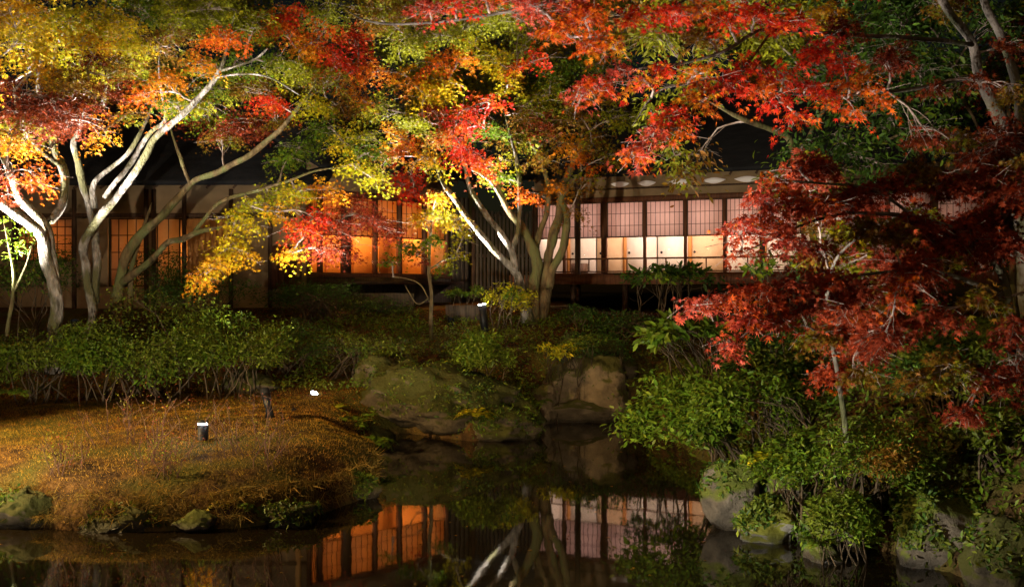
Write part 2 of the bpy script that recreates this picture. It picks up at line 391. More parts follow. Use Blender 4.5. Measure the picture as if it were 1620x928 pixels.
# ------------------------------------------------------------------ terrain and water
POND = np.array([(-16, 6.2), (3.2, 6.2), (3.7, 7.4), (3.25, 8.5), (2.9, 9.2), (2.4, 9.4), (2.3, 10), (2.6, 12), (2.4, 15), (2.2, 18.1), (.5, 18.1),
                 (.45, 15.6), (-.6, 15.3), (-1.7, 16.2), (-2.1, 15.8), (-2.05, 14.3), (-1.62, 12.4), (-1.55, 11.3), (-1.9, 10.2), (-2.4, 9.7),
                 (-3.0, 9.5), (-4.2, 9.5), (-5.0, 9.85), (-9, 10.4), (-16, 10.2)])
def sd_pond(x, y):
    p = np.stack([np.ravel(x), np.ravel(y)], 1); d = np.full(len(p), 1e9); ins = np.zeros(len(p), bool)
    for i in range(len(POND)):
        a, b_ = POND[i], POND[(i + 1) % len(POND)]; e = b_ - a; w = p - a
        h = np.clip((w @ e) / (e @ e), 0, 1); d = np.minimum(d, np.linalg.norm(w - h[:, None] * e, axis=1))
        c = (a[1] > p[:, 1]) != (b_[1] > p[:, 1])
        ins ^= c & (p[:, 0] < (b_[0] - a[0]) * (p[:, 1] - a[1]) / (b_[1] - a[1] + 1e-12) + a[0])
    return np.where(ins, -d, d).reshape(np.shape(x))
def sstep(a, b_, x): t = np.clip((x - a) / (b_ - a), 0, 1); return t * t * (3 - 2 * t)
def wob(x, y):
    return (np.sin(1.7 * x + .6 * y) * np.sin(1.3 * y - .8 * x) * .5 + np.sin(4.1 * x + 1.2) * np.sin(3.7 * y + .4) * .3 + np.sin(9.3 * x + 2 * y) * np.sin(8.1 * y - 3 * x) * .16)
def height(x, y):
    x = np.asarray(x, float); y = np.asarray(y, float); sd = sd_pond(x, y) + .10 * wob(2.3 * x, 2.3 * y)
    back = np.interp(y, [0, 6, 9.4, 11, 14, 16, 17.5, 19, 20.5, 22, 25, 40, 400], [.6, .22, .36, .50, .52, .56, .78, 1.15, 1.5, 1.75, 1.95, 2.2, 5])
    right = np.interp(y, [0, 6, 8, 12, 18, 22, 40, 400], [.5, .3, .2, .35, .9, 1.7, 2.2, 5]) + np.clip(sd, 0, 1.6) * .75 * sstep(7.0, 8.2, y) * sstep(18.5, 13.5, y)
    wr = sstep(1.2, 2.2, x)
    land = back * (1 - wr) + right * wr + wob(x, y) * .055
    land = land + .05 * np.exp(-((x + 3.9) / 2.2) ** 2 - ((y - 12.2) / 2.2) ** 2)
    land = land * (.55 + .45 * sstep(.0, .75, sd))
    e = sstep(-.22 - .05 * np.sin(7 * x) , .10 + .05 * np.sin(5 * x + 3 * y), sd)
    return land * e + -.7 * (1 - e)
def axis(lo, hi, step, far):
    a = np.arange(lo, hi + 1e-6, step); g = [step]; out = []
    v = 0
    while v < far: g.append(g[-1] * 1.35); v += g[-1]; out.append(v)
    o = np.array(out); return np.concatenate([lo - o[::-1], a, hi + o])
ax_, ay_ = axis(-9, 7, .125, 420), axis(5, 24, .125, 420)
GX, GY = np.meshgrid(ax_, ay_); GZ = height(GX, GY)
nx_, ny_ = len(ax_), len(ay_)
ii = (np.arange(ny_ - 1)[:, None] * nx_ + np.arange(nx_ - 1)[None]).ravel()
g = link('ground', mesh_np('ground', np.stack([GX, GY, GZ], -1).reshape(-1, 3), [np.stack([ii, ii + 1, ii + nx_ + 1, ii + nx_], 1)], GROUND, smooth=True))
tag(g, 'garden ground of soil and moss rising from the pond', 'ground', kind='structure')
w = link('water', mesh_np('water', np.array([(-17, 5.8, 0), (4.2, 5.8, 0), (4.2, 19, 0), (-17, 19, 0)]), [np.array([[0, 1, 2, 3]])], WATER))
tag(w, 'dark still pond water mirroring the lit house', 'water', kind='structure')
def hz(x, y): return float(height(np.array([x]), np.array([y]))[0])

# ------------------------------------------------------------------ houses
def plank_row(fr, u0, u1, count, n0, n1, z0, z1, mat, parent, name='board', gap=.012):
    du = (u1 - u0) / count
    for i in range(count):
        dz = random.uniform(-.006, .006); dn = random.uniform(0, .008)
        MB().box(fr, u0 + i * du + gap / 2, u0 + (i + 1) * du - gap / 2, n0 + dn, n1 + dn, z0, z1 + dz).build(name, mat, parent)

def shoji(fr, u0, u1, n0, z0, z1, cols, rows, parent, paper, wood, bar=.011, bot=.03):
    """paper screen: frame, paper and lattice"""
    if u1 < u0: u0, u1 = u1, u0
    m = MB(); fw = .026
    m.box(fr, u0, u0 + fw, n0 - .015, n0 + .015, z0, z1); m.box(fr, u1 - fw, u1, n0 - .015, n0 + .015, z0, z1)
    m.box(fr, u0 + fw, u1 - fw, n0 - .014, n0 + .014, z0, z0 + bot); m.box(fr, u0 + fw, u1 - fw, n0 - .014, n0 + .014, z1 - fw, z1)
    p = m.build('shoji_screen', wood, parent)
    MB().box(fr, u0 + fw, u1 - fw, n0 - .006, n0 - .004, z0 + bot, z1 - fw).build('paper', paper, p)
    k = MB()
    for i in range(1, cols):
        u = u0 + (u1 - u0) * i / cols; k.box(fr, u - bar / 2, u + bar / 2, n0 - .002, n0 + .010, z0 + bot, z1 - fw)
    for i in range(1, rows):
        z = z0 + (z1 - z0) * i / rows; k.box(fr, u0 + fw, u1 - fw, n0 - .001, n0 + .012, z - bar / 2, z + bar / 2)
    k.build('lattice', wood, p)
    return p

def lamp_point(name, loc, power, col, rad, parent=None):
    L = bpy.data.lights.new(name, 'POINT'); L.energy = power; L.color = col; L.shadow_soft_size = rad
    o = bpy.data.objects.new(name, L); COL.objects.link(o)
    if parent is not None: o.parent = parent; o.location = Vector(loc) - parent.location
    else: o.location = loc
    return o

def pendant(loc, parent, power, col):
    """round paper ceiling lamp on a cord"""
    x, y, z = loc; ring = []
    m = MB()
    prof = [(.03, .10), (.16, .07), (.2, 0), (.16, -.07), (.05, -.10)]
    th = np.arange(14) * 2 * math.pi / 14
    V = np.concatenate([np.stack([x + r * np.cos(th), y + r * np.sin(th), np.full(14, z + dz)], 1) for r, dz in prof])
    i = np.arange(len(prof) - 1)[:, None] * 14; j = np.arange(14)[None]
    m.add(V, np.stack([i + j, i + (j + 1) % 14, i + 14 + (j + 1) % 14, i + 14 + j], -1).reshape(-1, 4))
    s_ = m.build('pendant_lamp', PEND, parent, True)
    MB().tube([(x, y, z + .1), (x, y, z + .5)], [.006, .006], 5).build('cord', METAL, s_)
    lamp_point('pendant_light', (x, y, z - .25), power, col, .12, parent)

# right wing ---------------------------------------------------------------
FR = Frame(2.006, 26.0, .927, -.375)
hr = thing('house', 'timber house wing with white paper screens and pinkish lit rooms behind central trees', 'house', (4, 25, 2))
t = FR.t
z = lambda py, px=935: FR.z(px, py)
uL, uR = t(846), t(1560)
zl, zs, zsill = 4.50, 3.60, 2.70
MB().box(FR, uL - .3, uR + .3, -6, .95, 2.5, 2.62).build('veranda_floor', WOODD, hr)
MB().box(FR, uL - .3, uR + .3, .96, 1.0, 2.42, 2.66).build('veranda_edge', WOODR, hr)
for i in range(9):
    u = uL + (uR - uL) * i / 8
    MB().box(FR, u - .06, u + .06, .75, .87, 1.5, 2.5).build('veranda_post', WOODD, hr)
MB().box(FR, uL, uR, -.06, .06, zl, zl + .12).build('lintel', WOODR, hr)
MB().box(FR, uL, uR, -.05, .03, zl + .12, 5.3).build('wall', PLASTER, hr)
MB().box(FR, uL, uR, .031, .06, zl + .30, zl + .34).build('wall_rail', WOODD, hr)
MB().box(FR, uL, uR, -.05, .05, zsill - .08, zsill + .02).build('sill', WOODR, hr)
# lens-shaped plates above the lintel; room light put in as faint emission
for a, b_ in ((967, 997), (1009, 1039), (1060, 1092), (1112, 1149), (1162, 1203), (1214, 1256)):
    ua, ub = t(a), t(b_); zc = zl + .42; R_ = []
    for k in range(9):
        f = k / 8; R_.append(FR.p(ua + (ub - ua) * f, .062, zc + .025 + .055 * math.sin(math.pi * f)))
    for k in range(7, 0, -1):
        f = k / 8; R_.append(FR.p(ua + (ub - ua) * f, .062, zc + .015 - .08 * math.sin(math.pi * f)))
    MB().prism(R_, np.array([FR.n[0], FR.n[1], 0]) * .012).build('transom_glow_plate', MATS.get('transom_glow') or emit_mat('transom_glow', (1, .52, .34), .1), hr)
# screens and posts
posts = [846, 893, 956, 1020, 1084.5, 1146.5, 1207, 1270, 1336, 1404, 1476, 1560]
for i, px in enumerate(posts):
    wdt = .07 if px == 956 else .032
    MB().box(FR, t(px) - wdt, t(px) + wdt, -.055, .055, zsill + .02, zl).build('post', WOODR, hr)
for a, b_ in zip(posts[:-1], posts[1:]):
    u0, u1 = t(a) + (.072 if a == 956 else .034), t(b_) - (.072 if b_ == 956 else .034)
    sh = shoji(FR, u0, u1, 0, zs, zl - .002, 8, 3, hr, PAPER, WOODD)
    gm = MB().box(FR, u0 + .03, u1 - .03, .001, .006, zsill + .05, zs).build('window_pane', GLASS, hr)
MB().box(FR, t(929) - .055, t(929) + .055, .70, .82, 1.55, 4.95).build('pillar', WOODD, hr)
for px in (1206, 1480): MB().box(FR, t(px, .76) - .055, t(px, .76) + .055, .70, .82, 1.55, 4.95).build('pillar', WOODD, hr)
MB().box(FR, uL, uR, .68, .705, 3.03, 3.07).build('handrail', WOODR, hr)
MB().box(FR, uL, uR, .68, .705, 2.72, 2.75).build('handrail', WOODR, hr)
for i in range(22):
    u = uL + (uR - uL) * (i + .5) / 22
    MB().box(FR, u - .014, u + .014, .68, .70, 2.75, 3.03).build('baluster', WOODR, hr)
# room
zf, zc_ = 2.66, 4.9
MB().box(FR, uL, uR, -3.2, -.08, zf - .03, zf).build('floor', TATAMI, hr)
MB().box(FR, uL - .1, uR + .1, -3.3, -.07, zc_, zc_ + .08).build('ceiling', WALLIN, hr)
MB().box(FR, uL - .1, uR + .1, -3.3, -3.2, zf, zc_).build('back_wall', WALLIN, hr)
for u in (uL - .08, uR): MB().box(FR, u, u + .08, -3.2, -.06, zf, zc_).build('side_wall', WALLIN, hr)
fu = [t(900, -2.6), t(944, -2.6), t(989, -2.6), t(1040, -2.6), t(1092, -2.6), t(1150, -2.6), t(1210, -2.6), t(1290, -2.6)]
mats = [WALLIN, WALLT, WALLIN, WALLIN, WALLT, WALLIN, WALLIN]
for i, m_ in enumerate(mats):
    f_ = MB().box(FR, fu[i] + .02, fu[i + 1] - .02, -2.62, -2.58, zf, 4.4).build('sliding_door', m_, hr)
    c = FR.p(fu[i] + .12, -2.578, 3.32)
    th = np.arange(10) * 2 * math.pi / 10
    MB().prism([np.array(c) + .035 * (np.cos(a) * np.array([*FR.u, 0]) + np.sin(a) * np.array([0, 0, 1])) for a in th], np.array([*FR.n, 0]) * .01).build('door_pull', METAL, f_)
for i in (0, 2, 4, 6): MB().box(FR, fu[i] - .05, fu[i] + .05, -2.66, -2.55, zf, 4.9).build('inner_post', WOODO, hr)
MB().box(FR, t(905, -1.2), t(925, -1.2), -1.5, -1.1, zf, 3.0).build('low_table', WOODD, hr)
for px_, w_, c_ in ((900, 65, (1, .72, .60)), (985, 92, (1, .74, .64)), (1052, 135, (1, .80, .70)), (1115, 105, (1, .78, .66)), (1190, 70, (1, .70, .55)), (1290, 30, (1, .66, .48)), (1410, 20, (1, .66, .48))):
    pendant(FR.p(t(px_, -.8), -.8, 4.45), hr, w_ * 1.15, c_)

def roof(fr, u0, u1, ze, parent, slope=.42, over=1.0, depth=6.5):
    m = MB()
    a, b_ = np.array(fr.p(u0, over, ze)), np.array(fr.p(u1, over, ze)); c, d = np.array(fr.p(u1, -depth, ze + slope * (depth + over))), np.array(fr.p(u0, -depth, ze + slope * (depth + over)))
    e, f_ = np.array(fr.p(u0, -2 * depth, ze)), np.array(fr.p(u1, -2 * depth, ze)); h = np.array([0, 0, .12])
    m.add([a, b_, c, d, a + h, b_ + h, c + h, d + h], [[0, 3, 2, 1], [4, 5, 6, 7], [0, 1, 5, 4], [1, 2, 6, 5], [3, 0, 4, 7]])
    m.add([e, f_, c, d, e + h, f_ + h, c + h, d + h], [[0, 1, 2, 3], [4, 7, 6, 5], [0, 4, 5, 1], [1, 5, 6, 2], [0, 3, 7, 4]])
    r = m.build('roof', ROOFM, parent)
    for i in range(int(abs(u1 - u0) / .6)):
        u = min(u0, u1) + .3 + i * .6
        m2 = MB(); A = np.array(fr.p(u, over - .05, ze - .05)); B = np.array(fr.p(u, -.1, ze - .05 + slope * (over + .05)))
        m2.tube([A, B], [.035, .035], 4).build('rafter', WOODD, r)
roof(FR, uL - .5, uR + .8, 5.02, hr)

# left wing -----------------------------------------------------------------
FL = Frame(-1.71, 26.4, -.73, -.68)
hl = thing('house', 'timber house wing with amber lit screens and plaster wall behind left trees', 'house', (-4, 25, 2))
t = FL.t
u0, u1 = t(708), t(486)
FB = Frame(*FL.p(u1, 0, 0)[:2], -1, 0.02)
zl, zs, zsill = 4.50, 3.56, 2.69
MB().box(FL, u0 - .1, u1, -.07, .07, zl, zl + .12).build('lintel', WOODR, hl)
MB().box(FL, u0 - .1, u1, -.05, .04, zl + .12, 5.3).build('wall', PLASTER, hl)
MB().box(FL, u0 - .1, u1, -.06, .06, zsill - .10, zsill).build('sill', WOODR, hl)
MB().box(FL, u0 - .1, u1, -.3, .55, 2.42, 2.5).build('veranda_floor', WOODD, hl)
MB().box(FL, u0 - .1, u1, -.04, .03, 1.6, 2.585).build('footing_wall', BOARD, hl)
for px in (706, 671, 631.5, 593, 547, 506, 488):
    wdt = .11 if px == 547 else .045
    MB().box(FL, t(px) - wdt, t(px) + wdt, -.065, .065, zsill, zl).build('post', WOODR if wdt < .1 else WOODD, hl)
pp = [706, 671, 631.5, 593, 547, 506, 488]
for a, b_ in zip(pp[:-1], pp[1:]):
    ua, ub = t(a) + .05, t(b_) - (.12 if b_ == 547 else .05)
    if ub - ua < .15: continue
    if a == 547: ua += .06
    shoji(FL, ua, ub, 0, zs, zl - .002, 4, 3, hl, PAPERO, WOODD)
    MB().box(FL, ua + .01, ub - .01, .001, .006, zsill + .01, zs).build('window_pane', GLASS, hl)
zf, zc_ = 2.62, 4.9
MB().box(FL, u0 - .1, u1 + .2, -2.6, -.08, zf - .04, zf).build('floor', TATAMI, hl)
MB().box(FL, u0 - .1, u1 + .2, -2.7, -.07, zc_, zc_ + .08).build('ceiling', WALLOR, hl)
MB().box(FL, u0 - .1, u1 + .2, -2.7, -2.6, zf, zc_).build('back_wall', WALLOR, hl)
for u in (u0 - .09, u1 + .12): MB().box(FL, u, u + .08, -2.6, -.07, zf, zc_).build('side_wall', WALLOR, hl)
for k in range(5):
    u = u0 + (u1 - u0) * (k + .4) / 5
    MB().box(FL, u - .02, u + .02, -2.6, -2.57, zf, zc_).build('wall_batten', WOODO, hl)
pendant(FL.p(t(660), -1.3, 4.35), hl, 300, (1, .44, .12))
pendant(FL.p(t(560), -1.3, 4.35), hl, 260, (1, .42, .11))
roof(FL, u0 - 1.2, u1 + .2, 5.02, hl, over=.8)
# end boards beside the screens and the long plaster wall to the left
plank_row(FL, u0 - .72, u0 - .12, 4, -.03, .03, 1.6, 4.7, BOARD, hl)
tb = FB.t; uE = tb(-60)
zb = lambda py, px=300: FB.z(px, py)
MB().box(FB, 0.02, tb(428), -.06, .0, 1.5, 4.85).build('wall', PLASTER, hl)
MB().box(FB, tb(428), uE, -.06, .0, 3.95, 4.85).build('wall', PLASTER, hl)
MB().box(FB, tb(428), uE, -.06, .0, 1.5, 2.35).build('wall', PLASTER, hl)
segs = [(428, 366), (292, 288), (244, 232), (170, 118), (24, -60)]
for a, b_ in segs: MB().box(FB, tb(a), tb(b_), -.06, .0, 2.35, 3.95).build('wall', PLASTER, hl)
for px in (428, 366, 292, 244, 232, 118, 24):
    MB().box(FB, tb(px) - .045, tb(px) + .045, -.02, .05, 1.5, 4.6).build('post', WOODD, hl)
MB().box(FB, 0, uE, .001, .03, 3.95, 4.05).build('wall_rail', WOODD, hl)
# board shutters
sh_ = MB().box(FB, tb(362), tb(296), -.05, -.03, 2.36, 3.94).build('shutter', WOODR, hl)
plank_row(FB, tb(362), tb(296), 7, -.025, .015, 2.38, 3.92, WOODO, sh_)
sh2 = MB().box(FB, tb(478), tb(430), .005, .02, 2.3, 3.3).build('shutter', WOODR, hl)
plank_row(FB, tb(478), tb(430), 5, .022, .05, 2.32, 3.28, WOODR, sh2)
# papered windows, lit from the rooms behind
def back_window(pa, pb, z0, z1, cols, rows, power, colr):
    ua, ub = tb(pa), tb(pb)
    shoji(FB, ua + .05, ub - .05, -.03, z0, z1, cols, rows, hl, PAPERO, WOODD, bar=.02)
    MB().box(FB, ua, ub, -1.5, -1.45, 2.3, 4).build('back_wall', WALLOR, hl)
    lamp_point('room_light', FB.p((ua + ub) / 2, -.8, 3.4), power, colr, .12, hl)
back_window(288, 244, 2.36, 3.94, 2, 2, 40, (1, .52, .2))
back_window(232, 170, 2.36, 3.94, 4, 4, 6, (1, .5, .2))
back_window(118, 24, 2.95, 3.94, 7, 5, 45, (1, .36, .12))
MB().box(FB, tb(118), tb(24), -.06, 0, 2.35, 2.95).build('wall', PLASTER, hl)
roof(FB, -.6, uE + 1, 4.62, hl, over=.75)

# dark slatted screen fence between the wings
FF = Frame(*P(752, 464, 25.4)[:2], 1, .06)
fe = thing('wooden_fence', 'dark vertical slat fence between the two house wings', 'fence', FF.p(0, 0, 1.6))
ue = FF.t(842); k = 15
for i in range(k):
    u = ue * (i + .5) / k
    MB().box(FF, u - .033, u + .033, -.02 + random.uniform(0, .01), .02, 1.6, 4.25 + random.uniform(-.03, .03)).build('slat', BOARD, fe)
for zz in (2.0, 3.1, 4.1): MB().box(FF, -.05, ue + .05, -.07, -.025, zz, zz + .08).build('rail', WOODD, fe)
for u in (-.09, ue + .05): MB().box(FF, u, u + .09, -.08, .03, 1.5, 4.35).build('post', WOODD, fe)
# plank edging of the garden path
for k, (pa, pb, py, lab) in enumerate(((560, 655, 465, 'weathered plank edging the path below the amber lit screens'), (705, 770, 484, 'weathered plank edging the path behind the bollard lamp near central tree'))):
    a, b_ = P(pa, py, 22.3 - k), P(pb, py, 22.3 - k)
    f_ = Frame(a[0], a[1], 1, 0); o = MB().box(f_, 0, b_[0] - a[0], -.03, .03, a[2] - .4, a[2] + .02).build('plank_edging', BOARD); tag(o, lab, 'edging')

# ------------------------------------------------------------------ trees
def limb(m, spec, sub=5, sides=8, wob_=.0):
    """spec: (px, py, D, radius in px)"""
    pts = np.array([P(a, b_, c) for a, b_, c, d in spec]); rad = np.array([d * c / F * .58 for a, b_, c, d in spec])
    C = catmull(np.c_[pts, rad], sub)
    p, r = C[:, :3], np.maximum(C[:, 3], .004)
    p = p + np.array([[noise.noise(Vector((*q * 2.3,))), noise.noise(Vector((*(q * 2.3 + 9),))), noise.noise(Vector((*(q * 2.3 + 19),)))] for q in p]) * r[:, None] * .5
    r = r * (1 + .24 * np.array([noise.noise(Vector((*q * 5,))) for q in p]))
    k_ = max(2, len(r) // 6); r[-k_:] *= np.linspace(1, .2, k_)
    m.tube(p, r, sides); return p

def branch_to(m, a, b_, r0, r1, sag=.1, n=7, sides=5):
    t_ = np.linspace(0, 1, n)[:, None]; d = np.linalg.norm(b_ - a)
    p = a + (b_ - a) * t_
    bend = rng.normal(0, .07, 3) * d
    p = p + np.sin(t_ * math.pi) * (bend + np.array([0, 0, sag * d])) + rng.normal(0, .018 * d, (n, 3)) * np.sin(t_ * math.pi)
    m.tube(p, np.linspace(r0, r1, n), sides, cap=False); return p

def grow_tree(name, label, cat, limbs, pads, bark, leaf_size=.05, tpl=M3, spray_r=.34, per=80, twig=TWIG, single=0, mat=LEAF, dens=1.0, sub=10, shape='maple', stuff=True, thick=1.0, extra=3, dark=(), shadebark=None):
    base = P(*limbs[0][0][:3])
    root = thing(name, label, cat, base)
    tm = MB(); sk = []
    tm2 = MB()
    for k_, L in enumerate(limbs): sk.append(limb(tm2 if k_ in dark else tm, L, sides=sub))
    if dark: tm2.build('trunk', shadebark, root, True)
    tm.build('trunk', bark, root, True)
    sk = np.concatenate(sk); bm_ = MB(); fo = Foliage(); ends = []
    for pad in sorted(pads, key=lambda q: np.min(np.linalg.norm(sk - P(*q[:3]), axis=1))):
        px, py, D, rx, ry, key = pad[:6]; dn = pad[6] if len(pad) > 6 else 1.0
        c = P(px, py, D); sc = D / F; R = np.array([rx * sc, rx * sc * .75, ry * sc])
        pool = np.concatenate([sk] + ends) if ends else sk
        d = np.linalg.norm(pool - c, axis=1) + np.maximum(0, pool[:, 2] - c[2]) * .8
        a = pool[np.argmin(d)]
        br = branch_to(bm_, a, c, (.016 + .006 * np.linalg.norm(a - c)) * thick, .007 * thick, .06)
        ends.append(br)
        vol = R[0] * R[1] / spray_r ** 2
        ns = max(3, int(round(1.35 * dens * dn * (2.2 * vol + 1.2 * vol * R[2] / max(.15, spray_r * .6)))))
        for k in range(ns):
            v = rng.normal(0, 1, 3); v /= np.linalg.norm(v); v *= rng.random() ** .4
            q = c + v * np.maximum(R - np.array([spray_r, spray_r, .05]) * .55, .08)
            i0 = br[rng.integers(2, len(br))]
            tw = branch_to(bm_, i0, q, .006 * thick, .0025, .05, 5, 3)
            o = nrm(v * np.array([1, 1, .2]))
            fo.spray(q, spray_r * rng.uniform(.7, 1.25), int(per * rng.uniform(.7, 1.3)), leaf_size, key if rng.random() > .14 else MIXTO[key], out=o, flat=.14 if shape == 'maple' else .4)
            for _ in range(extra):
                e = q + np.array([*(rng.normal(0, spray_r * .6, 2)), rng.normal(-.05, .05)])
                branch_to(bm_, tw[3], e, .0035 * thick, .0018, .03, 3, 3)
    bm_.build('branches', twig, root)['kind'] = 'stuff'
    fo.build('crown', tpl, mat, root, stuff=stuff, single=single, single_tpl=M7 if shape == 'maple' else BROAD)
    return root

TREES = []
# leftmost brightly lit maple
grow_tree('maple_tree', 'leftmost white-lit maple with forked trunk and yellow to dark red leaves', 'tree',
  [[(86, 590, 16.6, 26), (84, 545, 16.6, 19), (88, 470, 16.6, 17), (76, 420, 16.6, 17), (66, 380, 16.5, 16), (37, 347, 16.3, 15), (0, 318, 16.1, 13), (-60, 270, 15.8, 10)],
   [(90, 465, 16.6, 11), (86, 420, 16.7, 10), (72, 363, 16.7, 13), (50, 333, 16.6, 13), (28, 306, 16.5, 11), (8, 255, 16.3, 9), (-12, 180, 16.0, 7), (0, 90, 15.7, 5)],
   [(78, 352, 16.7, 11), (97, 320, 16.9, 11), (103, 280, 17, 12), (88, 236, 17.0, 10), (78, 198, 17.0, 8), (60, 140, 17, 6), (70, 60, 17, 4)],
   [(98, 262, 17, 7), (72, 246, 16.7, 6), (48, 220, 16.4, 5), (30, 190, 16.2, 4), (20, 130, 16, 3)],
   [(76, 240, 16.8, 5), (95, 210, 16.8, 4), (108, 195, 16.7, 3), (120, 130, 16.7, 2.5)],
   [(80, 118, 17, 5), (85, 90, 16.8, 4.5), (98, 55, 16.6, 4), (130, 30, 16.5, 3)]],
  [(30, 60, 15.8, 75, 45, 'Y'), (110, 35, 16.2, 80, 35, 'YG'), (60, 115, 15.6, 60, 35, 'OY'), (130, 100, 16.6, 55, 40, 'YG'), (185, 35, 16.5, 70, 35, 'Y'),
   (200, 75, 16.8, 55, 25, 'YG'), (15, 15, 15.6, 60, 30, 'OY'), (20, 150, 15.3, 55, 30, 'DR'), (85, 165, 15.8, 70, 26, 'DR'), (150, 150, 16.2, 60, 26, 'DR'),
   (30, 205, 15.4, 60, 26, 'BR'), (100, 195, 15.9, 60, 20, 'DR'), (55, 272, 15.2, 42, 28, 'RO'), (10, 290, 15.0, 40, 26, 'DR'), (165, 205, 15.8, 32, 28, 'O'), (15, 225, 15.2, 45, 20, 'O'),
   (150, 90, 16, 45, 26, 'DR'), (60, 200, 15.6, 45, 18, 'DR'), (-50, 100, 15.6, 70, 60, 'OY'), (-60, 220, 15.4, 60, 40, 'DR'), (60, -50, 16, 110, 40, 'Y'), (180, -50, 16.5, 90, 40, 'YG'), (160, 60, 17.4, 60, 30, 'OY'), (40, 20, 17, 70, 40, 'BR'), (120, 130, 15.6, 70, 22, 'BR'), (190, 110, 15.9, 50, 24, 'BR'), (40, 180, 15.2, 70, 22, 'DR'), (130, 60, 15.6, 50, 20, 'OY'), (200, 180, 16, 40, 16, 'BR')],
  BARK, .041, S5, per=80, extra=2)
# second maple: slim grey stems leaning right
grow_tree('maple_tree', 'slim grey twin-stemmed maple leaning right, second from left with orange top', 'tree',
  [[(146, 540, 18.0, 13), (144, 477, 18, 12), (137, 420, 18, 12), (134, 380, 17.9, 12), (157, 343, 17.7, 11), (187, 310, 17.5, 10), (230, 247, 17.2, 10), (247, 217, 17.1, 9), (290, 180, 16.9, 9), (320, 150, 16.8, 8), (347, 113, 16.6, 7), (360, 73, 16.5, 5), (372, 20, 16.4, 3)],
   [(150, 480, 18.1, 11), (154, 420, 18.1, 11), (150, 370, 18.2, 11), (143, 327, 18.2, 10), (131, 298, 18.2, 10), (123, 257, 18.1, 10), (117, 227, 18, 8), (125, 205, 18, 6), (150, 120, 17.8, 4)],
   [(152, 330, 18.2, 9), (147, 292, 18.2, 8), (174, 266, 18.3, 6), (204, 240, 18.3, 6), (227, 200, 18.3, 5), (250, 140, 18.3, 3)],
   [(165, 312, 18, 7), (207, 258, 17.8, 7), (221, 234, 17.7, 7), (240, 207, 17.6, 6), (262, 186, 17.6, 5), (252, 120, 17.5, 4), (254, 70, 17.5, 3)],
   [(350, 112, 16.6, 4), (398, 97, 16.5, 3.5), (424, 77, 16.4, 3)],
   [(345, 122, 16.6, 3.5), (394, 117, 16.3, 3), (434, 126, 16.2, 2.5), (476, 152, 16, 2)],
   [(162, 165, 17.8, 6), (180, 100, 17.5, 5), (215, 85, 17.3, 4), (240, 78, 17.2, 3)]],
  [(345, 58, 16.0, 52, 16, 'RO', 1.2), (310, 102, 16.2, 40, 20, 'O'), (262, 130, 16.4, 45, 18, 'O'), (228, 148, 16.6, 40, 20, 'RO'), (280, 22, 17.2, 70, 28, 'OL'), (350, 15, 17.4, 70, 30, 'OL'),
   (405, 40, 17.2, 60, 28, 'OL'), (385, 95, 17, 45, 18, 'G'), (430, 100, 16.8, 45, 18, 'G'), (280, 165, 17, 45, 16, 'G'), (330, 140, 17.2, 40, 16, 'G'), (240, 75, 17.3, 55, 26, 'BR'),
   (200, 100, 17.5, 45, 26, 'BR'), (275, 55, 17.3, 50, 26, 'BR'), (300, 165, 17.6, 50, 14, 'YG'), (220, 10, 17.5, 70, 28, 'G'), (320, -40, 17.2, 100, 40, 'OL'), (450, 95, 17.4, 40, 30, 'OL'), (345, 185, 18.3, 50, 14, 'G'), (190, 130, 17.9, 40, 20, 'DR')],
  BARK, .041, S5, per=80, extra=2)
